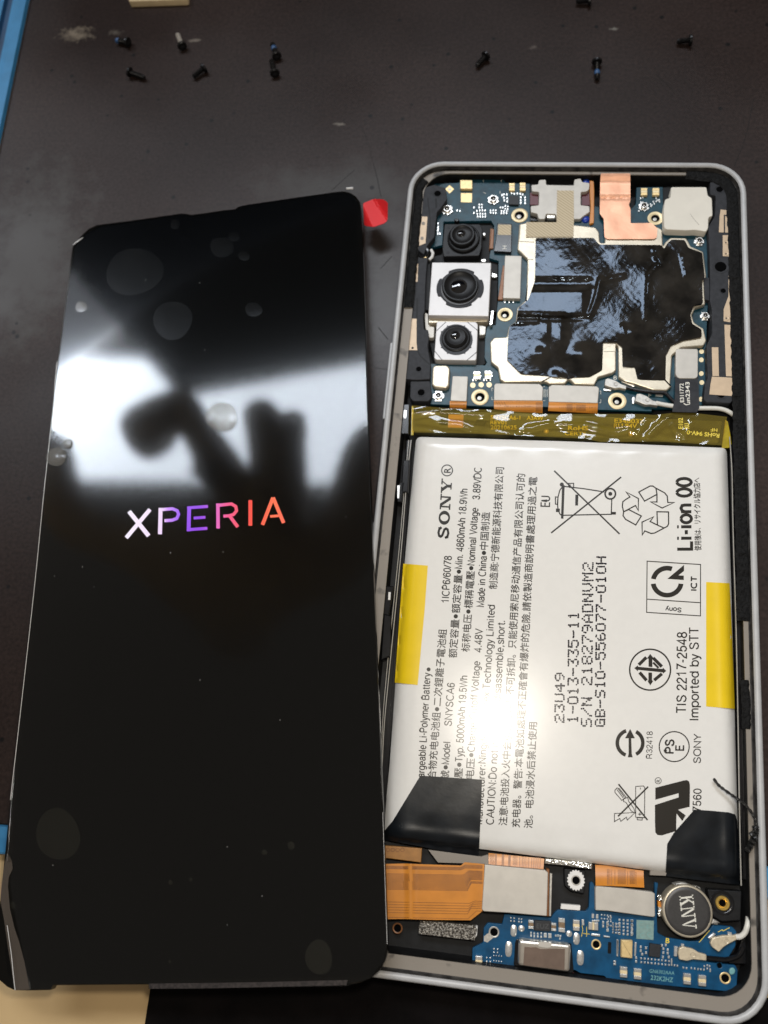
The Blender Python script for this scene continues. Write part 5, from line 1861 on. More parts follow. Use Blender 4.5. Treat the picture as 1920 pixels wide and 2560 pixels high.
mb = MB()
LINES = [
    ('Rechargeable Li-Polymer Battery', (1057.5, 1992), (1076, 1682), 17.5),
    ('聚合物充电电池组●二次鋰離子電池組', (1085, 1974), (1115, 1573), 17.5),
    ('號●Model', (1119.5, 1952), (1126, 1853), 17.5), ('SNYSCA6', (1128.5, 1816), (1136.5, 1706), 17.5), ('1ICP6/60/78', (1121.5, 1508), (1129, 1389), 17.5),
    ('電壓●Typ. 5000mAh 19.5Wh', (1152, 1972), (1168.5, 1688), 17.5),
    ('额定容量●額定容量●Min. 4860mAh 18.9Wh', (1139.5, 1646), (1169, 1221), 17.5),
    ('电压●Charge Cutoff Voltage', (1182, 1950), (1200, 1652), 17.5), ('4.48V', (1203.5, 1631), (1206, 1571), 17.5),
    ('标称电压●標稱電壓●Nominal Voltage', (1171.5, 1631), (1195.5, 1269), 17.5), ('3.89VDC', (1199, 1249), (1204, 1167), 17.5),
    ('Made in China●中国制造', (1209.5, 1518), (1223, 1280), 17.5),
    ('Manufacturer:Ningde Amperex Technology Limited', (1205, 2061), (1237, 1511), 17.5), ('制造商:宁德新能源科技有限公司', (1240.5, 1474), (1258, 1168), 17.5),
    ('CAUTION:Do not incinerate,disassemble,short.', (1233.5, 2062), (1262.5, 1549), 18),
    ('注意:电池投入火中会引起爆炸！不可拆卸。只能使用索尼移动通信产品有限公司认可的', (1265, 2065), (1311, 1184), 17.5),
    ('充电器。警告:本電池如處理不正確會有爆炸的危險,請依製造商說明書處理用過之電', (1297, 2070), (1341, 1192), 17.5),
    ('池。电池浸水后禁止使用', (1328.5, 2072), (1340.5, 1805), 17.5),
    ('EU', (1373.5, 1267.5), (1374.5, 1238.5), 21),
    ('使用後は、リサイクル協力店へ', (1751.5, 1377), (1748, 1194), 14),
    ('TIS 2217-2548', (1714.8, 1783), (1716.5, 1578), 23), ('Imported by STT', (1746, 1802), (1746.2, 1566), 22),
    ('R32418', (1630, 1897), (1631.2, 1827), 14), ('SONY', (1751.5, 1909), (1752.3, 1833.5), 17.5), ('7560', (1751.5, 2030), (1753.3, 1970), 19),
]
for s_, a_, b_, cap_ in LINES:
    mtext(mb, s_, a_, b_, cap_, bp, 0.13 if cap_ < 16 else 0.15)
mtext(mb, 'Li-ion 00', (1729, 1376), (1728, 1191), 36, bp, 0.215)
mtext(mb, 'ICT', (1741, 1477.5), (1742.2, 1439.5), 13.5, bp, 0.26)
mtext(mb, 'Sony', (1704.5, 1520), (1663.5, 1518), 10.5, bp, 0.22)
disc(mb, (1071.5, 1673.5), 5, bp, 12)
child('label_text', BAT, mb, 'ink', smooth=False)

# the serif brand word, built stroke by stroke
def wordmark(mb, s0, s1, cap, glyphs, zf):
    """glyphs: list of (width, polygons) in units of cap height; baseline s0 -> s1"""
    total = sum(g[0] for g in glyphs)
    d = Vector((s1[0] - s0[0], s1[1] - s0[1]))
    L_ = d.length
    dn = d / L_
    up = Vector((dn.y, -dn.x))
    kx = L_ / total
    x = 0
    for w_, polys in glyphs:
        for pl in polys:
            flat(mb, [tuple(Vector(s0) + dn * ((x + X) * kx) + up * (Y * cap)) for X, Y in pl], zf)
        x += w_


def box(x0, y0, x1, y1):
    return [(x0, y0), (x1, y0), (x1, y1), (x0, y1)]


def ring_polys(cx, cy, rx, ry, tx, ty, a0=0, a1=360, n=24):
    out = []
    for i in range(n):
        a, b = math.radians(a0 + (a1 - a0) * i / n), math.radians(a0 + (a1 - a0) * (i + 1) / n)
        out.append([(cx + rx * math.cos(a), cy + ry * math.sin(a)), (cx + rx * math.cos(b), cy + ry * math.sin(b)), (cx + (rx - tx) * math.cos(b), cy + (ry - ty) * math.sin(b)), (cx + (rx - tx) * math.cos(a), cy + (ry - ty) * math.sin(a))])
    return out


def thick(pts, w):
    out = []
    for i in range(len(pts) - 1):
        a, b = Vector(pts[i]), Vector(pts[i + 1])
        d = (b - a).normalized()
        n = Vector((-d.y, d.x)) * w / 2
        e = d * w * 0.2
        out.append([tuple(a + n - e), tuple(b + n + e), tuple(b - n + e), tuple(a - n - e)])
    return out


gS = (1.12, thick([(0.93, 0.74), (0.80, 0.90), (0.52, 0.96), (0.27, 0.88), (0.20, 0.72), (0.32, 0.58), (0.55, 0.50), (0.78, 0.42), (0.88, 0.28), (0.80, 0.11), (0.52, 0.03), (0.26, 0.09), (0.13, 0.27)], 0.21) + [box(0.86, 0.66, 0.96, 1.0), box(0.10, 0.0, 0.20, 0.34)])
gO = (1.24, ring_polys(0.62, 0.5, 0.57, 0.54, 0.29, 0.17))
gN = (1.34, [box(0.04, 0, 0.52, 0.14), box(0.21, 0, 0.34, 1), box(0.04, 0.87, 0.42, 1), [(0.22, 1), (0.50, 1), (1.12, 0.0), (0.86, 0.0)], box(0.99, 0, 1.12, 1), box(0.80, 0.87, 1.30, 1)])
gY = (1.22, [box(0.02, 0.87, 0.52, 1), box(0.72, 0.87, 1.20, 1), [(0.12, 0.92), (0.42, 0.92), (0.74, 0.42), (0.46, 0.42)], [(0.92, 0.92), (1.04, 0.92), (0.72, 0.42), (0.62, 0.42)], box(0.49, 0.0, 0.73, 0.45), box(0.34, 0, 0.88, 0.11)])
mb = MB()
wordmark(mb, (1120.5, 1349), (1130.5, 1197), 26.5, [gS, gO, gN, gY], bp)
stroke(mb, arc(1117.7, 1176, 13.6, 0, 360, 28)[:-1], 2.6, bp, closed=True)
text(mb, 'R', (1126, 1182.5), (1126.6, 1169.5), 16, bp, bold=0.02)
child('brand_lettering', BAT, mb, 'ink', smooth=False)

# inkjet serial lines, dot by dot
FONT57 = {
    '0': '01110 10001 10001 10001 10001 10001 01110', '1': '00100 01100 00100 00100 00100 00100 01110', '2': '01110 10001 00001 00110 01000 10000 11111',
    '3': '11111 00001 00010 00110 00001 10001 01110', '4': '00010 00110 01010 10010 11111 00010 00010', '5': '11111 10000 11110 00001 00001 10001 01110',
    '6': '00110 01000 10000 11110 10001 10001 01110', '7': '11111 00001 00010 00100 00100 01000 01000', '8': '01110 10001 10001 01110 10001 10001 01110',
    '9': '01110 10001 10001 01111 00001 00010 01100', '-': '00000 00000 00000 11111 00000 00000 00000', '/': '00001 00001 00010 00100 01000 10000 10000',
    'U': '10001 10001 10001 10001 10001 10001 01110', 'S': '01111 10000 10000 01110 00001 00001 11110', 'N': '10001 11001 11001 10101 10011 10011 10001',
    'A': '00100 01010 10001 10001 11111 10001 10001', 'D': '11110 10001 10001 10001 10001 10001 11110', 'V': '10001 10001 10001 10001 10001 01010 00100',
    'M': '10001 11011 10101 10101 10001 10001 10001', 'G': '01110 10001 10000 10111 10001 10001 01111', 'B': '11110 10001 10001 11110 10001 10001 11110',
    'H': '10001 10001 10001 11111 10001 10001 10001', ' ': '00000 00000 00000 00000 00000 00000 00000'}
mb = MB()


def dots(s, p0, p1, cap, r=2.5):
    d = Vector((p1[0] - p0[0], p1[1] - p0[1]))
    dn = d.normalized()
    up = Vector((dn.y, -dn.x))
    st = d.length / (len(s) * 6 - 2)
    rd = random.Random(len(s))
    for ci, ch in enumerate(s):
        for row, bits in enumerate(FONT57[ch].split()):
            for col, bit in enumerate(bits):
                if bit == '1':
                    q = Vector(p0) + dn * ((ci * 6 + col) * st) + up * ((6 - row) * cap / 6)
                    q += Vector((rd.uniform(-0.5, 0.5), rd.uniform(-0.5, 0.5)))
                    disc(mb, q, r * rd.uniform(0.85, 1.1), bp, 7)


dots('23U49', (1409, 1805), (1410, 1684), 21)
dots('1-013-335-11', (1444, 1806), (1446, 1531), 24)
dots('S/N 218279ADNVM2', (1478, 1815), (1482, 1408), 24)
dots('GB-S10-556077-010H', (1511, 1815), (1514, 1393), 22)
child('inkjet_code', BAT, mb, 'inkjet', smooth=False)

# certification marks
mb = MB()


def S(view, w, *pls, closed=False):
    for pl in pls:
        stroke(mb, V(view, *pl), w / VIEW[view][2], bp, closed=closed)


def F(view, *pls):
    for pl in pls:
        flat(mb, V(view, *pl), bp)


# crossed-out wheeled bin
S('i', 13, [(157, 162), (722, 708)], [(736, 216), (131, 699)])
F('i', [(225, 285), (248, 288), (237, 577), (216, 575)])
S('i', 10, [(245, 297), (420, 318), (590, 345)], [(232, 547), (440, 542), (655, 538)], [(655, 405), (650, 540)],
  [(228, 300), (206, 330), (191, 385), (185, 440), (190, 495), (206, 535), (222, 548)])
S('i', 9, [(168, 388), (190, 390), (188, 452), (168, 450)], [(278, 271), (325, 271), (325, 309), (290, 306)], closed=True)
F('i', [(172, 488), (207, 490), (205, 520), (172, 518)], [(340, 368), (366, 369), (363, 463), (339, 462)], [(652, 517), (691, 518), (690, 541), (652, 540)], [(278, 280), (300, 280), (300, 305), (278, 300)])
disc(mb, at('i', 223, 281), 5.2, bp, 14)
stroke(mb, [at('i', X, Y) for X, Y in arc(642, 361, 45, 0, 360, 28)[:-1]], 4.2, bp, closed=True)
disc(mb, at('i', 642, 361), 5, bp, 14)
# recycling arrows
S('i', 10.5, [(778, 345), (885, 402), (884, 506), (860, 462), (757, 517), (746, 470), (750, 430), (776, 410), (812, 388)], closed=True)
S('i', 10.5, [(757, 517), (800, 497), (910, 553), (862, 630), (775, 582), (752, 550)], closed=True)
S('i', 10.5, [(888, 346), (985, 294), (1010, 294), (1035, 312), (1110, 352), (1134, 380), (1139, 436), (1194, 436), (1090, 484), (990, 431), (1045, 432), (1045, 366), (938, 424)], closed=True)
S('i', 10.5, [(1036, 312), (1046, 366)])
S('i', 10.5, [(1045, 516), (1145, 518), (1146, 620), (1135, 642), (1025, 700), (995, 704), (940, 682), (918, 716), (916, 606), (1015, 560), (986, 600), (1050, 632)], closed=True)
S('i', 10.5, [(1050, 632), (1105, 656)])
# boxed ring mark
S('i', 8, [(960, 943), (1422, 972), (1421, 1416), (956, 1385)], closed=True)
S('i', 8, [(957, 1271), (1420, 1302)])


def wedge_ring(view, cx, cy, ro, ri, a0, a1, ry=1.0, n=22):
    for i in range(n):
        a, b = math.radians(a0 + (a1 - a0) * i / n), math.radians(a0 + (a1 - a0) * (i + 1) / n)
        F(view, [(cx + ro * math.cos(a), cy + ry * ro * math.sin(a)), (cx + ro * math.cos(b), cy + ry * ro * math.sin(b)), (cx + ri * math.cos(b), cy + ry * ri * math.sin(b)), (cx + ri * math.cos(a), cy + ry * ri * math.sin(a))])


wedge_ring('i', 1133, 1122, 142, 100, 192, 290, 0.98)
wedge_ring('i', 1133, 1122, 142, 100, 8, 172, 0.95)
F('i', [(1279, 975), (1279, 1028), (1230, 1066), (1277, 1068), (1276, 1106), (1135, 1096)])
# diamond mark in a ring
stroke(mb, [at('k', X, Y) for X, Y in arc(815, 535, 157, 0, 360, 48)[:-1]], 3.8, bp, closed=True)
F('k', [(716, 512), (915, 530), (915, 556), (716, 536)], [(693, 523), (722, 502), (722, 548)], [(939, 545), (912, 518), (912, 566)])
F('k', [(803, 432), (832, 436), (832, 516), (803, 512)], [(816, 414), (790, 450), (846, 452)], [(802, 556), (830, 558), (830, 640), (802, 638)], [(816, 656), (794, 618), (840, 620)])
for pl in ([(728, 498), (786, 440)], [(734, 556), (788, 618)], [(846, 616), (906, 566)], [(838, 444), (905, 512)]):
    S('k', 25, pl)
S('k', 16, [(838, 480), (880, 522)])
# ring with an arrow through it
wedge_ring('k', 661, 1098, 112, 84, -62, 62)
wedge_ring('k', 661, 1098, 112, 84, 110, 252)
F('k', [(650, 1062), (622, 1062), (662, 990), (698, 1062), (670, 1062), (674, 1180), (681, 1208), (644, 1208), (650, 1180)])
# PS E in a ring
stroke(mb, [at('k', X, Y) for X, Y in arc(1000, 1126, 115, 0, 360, 44)[:-1]], 2.9, bp, closed=True)
mtext(mb, 'PS', at('k', 996, 1180), at('k', 998, 1066), 21, bp, 0.2)
mtext(mb, 'E', at('k', 1071, 1158), at('k', 1072, 1108), 19, bp, 0.2)
# joined reversed R and U
fill_holes(mb, V('k', (855, 1442), (960, 1415), (1072, 1386), (1098, 1383), (1115, 1394), (1121, 1420), (1119, 1588), (1030, 1610), (1088, 1655), (1062, 1698), (1018, 1640), (1016, 1722), (1016, 1774), (905, 1808), (872, 1805), (855, 1785), (852, 1700), (852, 1574), (1020, 1520), (1034, 1516), (1034, 1484), (855, 1534)),
           [V('k', (912, 1650), (955, 1638), (957, 1694), (912, 1712))], bp)
stroke(mb, [at('k', X, Y) for X, Y in arc(877, 1388, 24, 0, 360, 20)[:-1]], 1.5, bp, closed=True)
text(mb, 'R', at('k', 891, 1400), at('k', 892, 1378), 9, bp, bold=0.01)
# no screwdriver on the cell
S('k', 12, [(572, 1414), (795, 1690)], [(800, 1434), (568, 1662)])
S('k', 6, [(545, 1460), (562, 1443), (578, 1448), (628, 1512), (598, 1540), (545, 1478)], [(612, 1528), (642, 1516), (650, 1545), (690, 1600), (700, 1638), (668, 1618), (630, 1555), (612, 1548)], [(704, 1432), (764, 1428), (774, 1440), (772, 1672), (704, 1668)], [(716, 1672), (756, 1674), (754, 1690), (716, 1688)],
  [(541, 1640), (700, 1632), (640, 1690), (632, 1668), (590, 1700), (582, 1678), (541, 1702)], closed=True)
S('k', 6, [(740, 1440), (740, 1455)], [(722, 1645), (750, 1645)], [(736, 1632), (736, 1658)], [(560, 1455), (608, 1520)], [(570, 1450), (616, 1512)])
child('printed_marks', BAT, mb, 'ink', smooth=False)

# tapes on the battery
def tape(name, parent, px, off, mats, step=6, label=None, thick_=0.05, extra=None):
    mb = MB()
    sheet(mb, px, lambda X, Y: bat_z(X, Y) + off + 0.24 * smooth01(48, 12, min(bat_edge(X, Y)[0], bat_edge(X, Y)[1], bat_edge(X, Y)[3])) + (extra(X, Y) if extra else 0), step, thick_, jitter=0.05)
    return build(name, mb, mats, parent, angle=60, label=label)


tape('yellow_tape', BAT, [(1007, 1409), (1069.6, 1414), (1062, 1520), (1044, 1712.5), (982, 1706), (990, 1600), (998, 1500)], 0.06, 'yellow', label='yellow tape strip wrapping the left edge')
tape('yellow_tape', BAT, [(1765.5, 1455), (1824, 1458), (1831, 1600), (1837, 1772), (1765.5, 1766), (1765.5, 1600)], 0.06, 'yellow', label='yellow tape strip wrapping the right edge')


def over_end(X, Y):
    l, r, t, b = bat_edge(X, Y)
    return -1.2 * smooth01(-3, -40, b) + 0.03 * math.sin(X * 0.06 + Y * 0.05)


tape('black_tape', BAT, [(1051, 1939), (1205, 1949), (1203, 2010), (1197, 2142), (1120, 2130), (1040, 2114), (962, 2100), (962, 2076), (982, 2052)], 0.06, 'blacktape', 6, 'black tape folded over the lower left corner', 0.12, over_end)
tape('black_tape', BAT, [(1736, 2024), (1780, 2027), (1822, 2031), (1838, 2036), (1843, 2050), (1848, 2130), (1853, 2213), (1760, 2202), (1664, 2190), (1666, 2150), (1668, 2110), (1684, 2083)], 0.06, 'blacktape', 6, 'black tape folded over the lower right corner', 0.12, over_end)
# clear wrap seam lines along the sides
M['seamline'] = material('wrap_edge', (0.40, 0.38, 0.34), 0.2, 0, 0.7)
mb = MB()
tube(mb, smooth_path([U(*q, 5.8) for q in ((1028, 1100), (1017, 1200), (1006, 1340), (997, 1440), (985, 1560), (971, 1700), (960, 1820), (953, 1960))]), 0.09, 6)
child('wrap_edge', BAT, mb, 'seamline')
mb = MB()
tube(mb, smooth_path([U(*q, 5.3) for q in ((1022, 1100), (1011, 1220), (1000, 1350), (990, 1450), (978, 1570), (966, 1690), (957, 1800), (950, 1960))]), 0.08, 6)
child('wrap_edge', BAT, mb, 'seamline')
mb = MB()
tube(mb, smooth_path([U(*q, 5.9) for q in ((1824, 1092), (1830, 1180), (1833, 1330), (1840, 1560), (1845, 1800), (1849, 2040), (1853, 2214))]), 0.10, 6)
child('wrap_edge', BAT, mb, 'seamline')
part('inner_wall', PH_, 'blackgloss', [(1016, 1100), (1030, 1100), (960, 2080), (930, 2080), (996, 1440)], 3.0, 5.0, 0.15, 2)
part('inner_wall', PH_, 'blackgloss', [(1826, 1110), (1846, 1110), (1872, 2200), (1858, 2200)], 3.0, 5.6, 0.15, 2)

# amber film folded over the protection board
mb = MB()
slab(mb, fillet([(1033, 1030), (1240, 1030), (1520, 1042), (1806, 1052), (1796, 1108), (1500, 1094), (1032, 1078)], 5), 3.2, 5.3, 0.12)
PCM = build('protection_board', mb, 'pcmboard', PH_, label='dark board under amber film above the battery')
sz = 5.325
mb = MB()
text(mb, 'SNYSCA6-1', at('d', 1022, 1278), at('d', 1330, 1283), 10, sz, bold=0.015)
text(mb, 'A3AW', at('d', 1398, 1283), at('d', 1568, 1287), 10, sz, bold=0.015)
text(mb, 'REV01', at('d', 1020, 1328), at('d', 1185, 1330), 9, sz, bold=0.015)
text(mb, '20210625', at('d', 1022, 1382), at('d', 1292, 1384), 10, sz, bold=0.015)
text(mb, 'RoHS', at('e', 415, 1390), at('e', 622, 1394), 11, sz, bold=0.02)
text(mb, 'CERTS', at('e', 380, 1442), at('e', 602, 1446), 9, sz, bold=0.015)
text(mb, 'E348037', at('e', 895, 1312), at('e', 1200, 1322), 10, sz, bold=0.015)
text(mb, 'RU 94V', at('e', 890, 1364), at('e', 1130, 1368), 10, sz, bold=0.015)
child('board_lettering', PCM, mb, 'silk', smooth=False)
part('orange_patch', PCM, 'flex', V('d', (586, 1228), (742, 1230), (736, 1366), (580, 1362)), 5.3, 5.36)
for view, X, Y in (('e', 190, 1402), ('e', 1068, 1430)):
    px = at(view, X, Y)
    c = U(*px, 5.4)
    mb = MB()
    lathe(mb, (c.x, c.y, 5.3), [(0.5, 0), (0.46, 0.2), (0.3, 0.34), (0.1, 0.38)], 14)
    build('solder_bump', mb, 'gold', PCM)
part('dark_part', PCM, 'chip', V('d', (500, 1205), (588, 1215), (575, 1330), (490, 1325)), 5.3, 5.6, 0.1)
part('dark_part', PCM, 'chip', V('d', (880, 1280), (985, 1290), (960, 1340), (850, 1330)), 5.3, 5.6, 0.1)
film_out = V('d', (205, 1132), (600, 1168), (1050, 1180), (1560, 1222)) + V('e', (740, 1222), (1180, 1225)) + V('g', (560, 570), (780, 545), (1000, 552), (1318, 590), (1280, 800), (1265, 885), (1000, 868), (600, 845), (0, 850)) + V('e', (600, 1478), (0, 1452)) + V('d', (1200, 1440), (600, 1420), (205, 1415))


def film_z(X, Y):
    z = 5.75 + 0.35 * smooth01(1090, 1040, Y)
    z += bumpline(X, Y, V('d', (215, 1215), (480, 1190), (520, 1215), (900, 1240), (1010, 1235)), 4, 0.30)
    z += bumpline(X, Y, V('d', (500, 1320), (700, 1335), (800, 1380)), 4, 0.28)
    z += bumpline(X, Y, V('d', (1320, 1400), (1480, 1340), (1640, 1320)), 5, 0.25)
    z += bumpline(X, Y, V('e', (0, 1390), (180, 1335), (640, 1345), (900, 1420), (1050, 1380), (1140, 1430), (1230, 1290)), 5, 0.30)
    z += bumpline(X, Y, V('e', (1250, 1440), (1350, 1340), (1480, 1240)), 7, 0.55)
    z += bumpline(X, Y, V('g', (745, 640), (800, 760), (890, 800)), 5, 0.35)
    z += bumpline(X, Y, V('g', (960, 640), (880, 760)), 5, 0.2)
    z += 0.10 * math.sin(X * 0.06 + 2 * math.sin(Y * 0.05)) * math.sin(Y * 0.12 + X * 0.02)
    z -= 0.9 * smooth01(1094, 1114, Y - (X - 1040) * 0.034)
    return z


mb = MB()
sheet(mb, film_out, film_z, 4.0, 0.0)
KF = build('amber_film', mb, 'kapton', PH_, angle=80, label='clear amber film over the board above the battery')
mb = MB()
text(mb, 'E102', at('g', 860, 712), at('g', 858, 600), 11, lambda X, Y: film_z(X, Y) + 0.04, bold=0.02)
text(mb, 'RU', at('g', 925, 712), at('g', 920, 655), 11, lambda X, Y: film_z(X, Y) + 0.04, bold=0.03)
text(mb, 'RoHS 94V-0', at('g', 1240, 765), at('g', 902, 728), 10, lambda X, Y: film_z(X, Y) + 0.04, bold=0.02)
text(mb, 'HF', at('g', 1218, 712), at('g', 1150, 706), 8, lambda X, Y: film_z(X, Y) + 0.04, bold=0.015)
child('film_lettering', KF, mb, 'silk', smooth=False)
M['amber'] = material('amber_fold', (0.42, 0.31, 0.008), 0.22, 0, 0.6, var=0.2, vscale=0.5)
mb = MB()
sheet(mb, V('g', (1276, 800), (1300, 620), (1325, 640), (1350, 770), (1368, 905), (1262, 915)), lambda X, Y: 5.4, 5, 0.3)
sheet(mb, V('d', (205, 1140), (222, 1150), (228, 1300), (222, 1440), (198, 1440), (200, 1300)), lambda X, Y: 5.2, 5, 0.3)
sheet(mb, [(1270, 1082), (1420, 1086), (1560, 1090), (1560, 1094), (1420, 1091), (1270, 1086)], lambda X, Y: 4.95, 4, 0.2)
child('amber_fold', KF, mb, 'amber')

# ------------------------------------------------------------------ lower end of the phone
LZ = 5.0
low_px = (V('m', (5, 1180), (120, 1122), (128, 960), (172, 906), (330, 920), (352, 812), (860, 850), (905, 790), (940, 762), (1240, 780), (1276, 740), (1286, 470), (1310, 452), (1336, 490), (1346, 768), (1500, 775)) +
          V('n', (0, 742), (488, 800), (484, 440), (520, 444), (500, 600), (512, 962), (600, 1012), (850, 1052), (962, 1048), (1092, 880), (1292, 902), (1332, 950), (1320, 1100), (1240, 1232), (1020, 1225), (1030, 1262), (1120, 1275), (1320, 1300), (1345, 1350), (1332, 1540), (1280, 1574), (400, 1490), (350, 1486), (282, 1526), (0, 1515)) +
          V('m', (1480, 1520), (1442, 1482), (1180, 1452), (1128, 1420), (470, 1370), (402, 1382), (342, 1490), (0, 1440)))
mb = MB()
slab(mb, fillet(low_px, 2.5, 2), LZ - 0.8, LZ, 0.06)
LP = build('circuit_board', mb, 'pcb2', PH_, label='blue lower circuit board with the charging socket')
lz = LZ + 0.02
# socket
mb = MB()
slab(mb, fillet(V('m', (485, 1080), (1085, 1130), (1112, 1440), (1090, 1455), (455, 1370), (470, 1120)), 4, 3), LZ - 0.5, LZ + 0.25, 0.1)
build('socket_frame', mb, 'blackgloss', LP)
mb = MB()
slab(mb, fillet(V('m', (535, 1092), (1062, 1145), (1082, 1170), (1070, 1425), (1045, 1440), (520, 1372), (502, 1350), (512, 1115)), 4, 3), LZ, LZ + 2.0, 0.35)
USB = build('charging_socket', mb, 'usb', LP, label='metal charging socket shell')
mb = MB()
slab(mb, V('m', (572, 1165), (700, 1170), (750, 1190), (850, 1185), (1015, 1185), (1010, 1420), (560, 1365)), LZ + 1.9, LZ + 2.02, 0.0)
build('shell_reflection', mb, 'usbreflect', USB)  # brown patch painting the reflection on top of the metal shell
part('socket_tab', USB, 'plate', V('m', (728, 1108), (872, 1122), (865, 1172), (820, 1178), (775, 1172), (722, 1162)), LZ + 1.9, LZ + 2.06, 0.02, 2)
part('socket_gasket', LP, 'maroon', V('m', (470, 1372), (1110, 1445), (1130, 1470), (900, 1472), (600, 1440), (440, 1400)), 3.5, LZ - 0.2, 0.1, 3)
for X, Y, rx, ry in ((455, 990, 35, 60), (540, 965, 35, 34), (400, 1190, 38, 80), (1140, 1077, 36, 62), (1060, 1022, 34, 34), (1182, 1285, 39, 78)):
    px = at('m', X, Y)
    k = mmpx(*px, LZ) / VIEW['m'][2]
    c = U(*px, LZ)
    mb = MB()
    vv = []
    for rr_, hh_ in ((1, 0.0), (0.95, 0.08), (0.7, 0.16), (0.3, 0.19)):
        for j in range(20):
            a = 2 * math.pi * j / 20
            dx, dy = rx * k * math.cos(a), ry * k * math.sin(a)
            if abs(ry - rx) > 5:
                e_ = 0.72
                dx = rx * k * math.copysign(abs(math.cos(a)) ** e_, math.cos(a))
                dy = ry * k * math.copysign(abs(math.sin(a)) ** e_, math.sin(a))
            vv.append((c.x + dx * rr_, c.y + dy * rr_, LZ + hh_))
    ff = []
    for i in range(3):
        for j in range(20):
            ff.append((i * 20 + j, i * 20 + (j + 1) % 20, (i + 1) * 20 + (j + 1) % 20, (i + 1) * 20 + j))
    ff.append(tuple(range(60, 80)))
    mb.add(vv, ff)
    build('solder_pad', mb, 'solder', LP)


def hole(parent, view, X, Y, r, z, rim='gold', name='screw_hole', rim_w=1.0):
    px = at(view, X, Y)
    k = mmpx(*px, z) / VIEW[view][2]
    c = U(*px, z)
    mb = MB()
    lathe(mb, (c.x, c.y, z), [(r * k * 1.12 * rim_w, 0.01), (r * k * 1.02, 0.05), (r * k * 0.85, 0.04), (r * k * 0.78, 0.015)], 22, 0, cap=False)
    lathe(mb, (c.x, c.y, z), [(r * k * 0.80, 0.025), (r * k * 0.3, 0.022)], 22, 1)
    return build(name, mb, [rim, 'void'], parent)


hole(LP, 'm', 240, 1005, 52, LZ, 'plug')
hole(LP, 'm', 1355, 1140, 48, LZ, 'gold')
hole(LP, 'n', 1215, 1432, 52, LZ, 'gold')
hole(LP, 'n', 1155, 1300, 34, LZ, 'pcb2')
part('gold_pad', LP, 'plug', V('m', (130, 1050), (180, 1015), (240, 1060), (170, 1118), (130, 1105)), LZ, LZ + 0.05)
part('glue_drop', LP, 'silkg', V('n', (1262, 1335), (1300, 1320), (1325, 1350), (1315, 1390), (1275, 1405), (1255, 1375)), LZ, LZ + 0.25, 0.15, 4)
IC = part('microchip', LP, 'chip', V('m', (682, 878), (862, 888), (858, 1000), (676, 988)), LZ, LZ + 0.7, 0.06)
mb = MB()
text(mb, 'EUZ', at('m', 705, 962), at('m', 838, 970), 12, LZ + 0.712)
M['etch'] = material('laser_marking', (0.06, 0.062, 0.066), 0.5)
child('chip_lettering', IC, mb, 'etch')
part('microchip', LP, 'chip', V('n', (436, 1072), (552, 1090), (540, 1222), (424, 1205)), LZ, LZ + 0.55, 0.06)
part('slot', LP, 'blackgloss', V('m', (1485, 1112), (1520, 1115), (1518, 1242), (1480, 1238)), LZ, LZ + 0.03, 0, 2)
for args in (('m', 616, 875, 672, 966), ('m', 866, 905, 920, 990), ('m', 945, 852, 1014, 1002)):
    capacitor(LP, *args, z=LZ, h=0.6, sk=0.1)
for args in (('m', 1104, 872, 1174, 988), ('m', 38, 1265, 112, 1382)):
    capacitor(LP, *args, z=LZ, h=0.6, sk=0.1, mats=('steel', 'boss'), frac=0.36, name='antenna_spring')
capacitor(LP, 'm', 1272, 895, 1378, 978, z=LZ, h=0.6, sk=0.1, mats=('steel', 'boss'), frac=0.4, horiz=True, name='antenna_spring')
for args in (('n', 126, 1312, 200, 1422), ('n', 270, 1332, 346, 1442), ('n', 784, 1382, 860, 1494), ('n', 940, 1400, 1018, 1512)):
    capacitor(LP, *args, z=LZ, h=0.6, sk=0.11, mats=('steel', 'boss'), frac=0.34, name='antenna_spring')
part('gold_block', LP, 'gold', V('n', (138, 1040), (256, 1044), (252, 1228), (134, 1216)), LZ, LZ + 0.9, 0.1, 1)
part('paper_sticker', LP, 'greensticker', V('n', (296, 828), (476, 838), (472, 1036), (294, 1024)), LZ, LZ + 0.1, 0.0)
for q in (V('m', (1304, 1020), (1400, 1030), (1396, 1055), (1300, 1045)), V('m', (1436, 1042), (1505, 1052), (1503, 1068), (1436, 1060)), V('m', (1580, 1085), (1598, 1088), (1592, 1245), (1575, 1240)),
          V('n', (92, 1035), (110, 1036), (106, 1210), (88, 1205)), V('n', (276, 1060), (298, 1062), (290, 1210), (272, 1205))):
    part('solder_tab', LP, 'solder', q, LZ, LZ + 0.3, 0.06)
mb = MB()


def grid(view, x0, y0, nx, ny, dx, dy, sk=0.1, skip=(), w=15, h_=15):
    cells = []
    for i in range(nx):
        for j in range(ny):
            if (i, j) not in skip:
                cells.append((x0 + i * dx, y0 + j * dy + sk * i * dx))
    specks(mb, view, cells, LZ, w, h_)


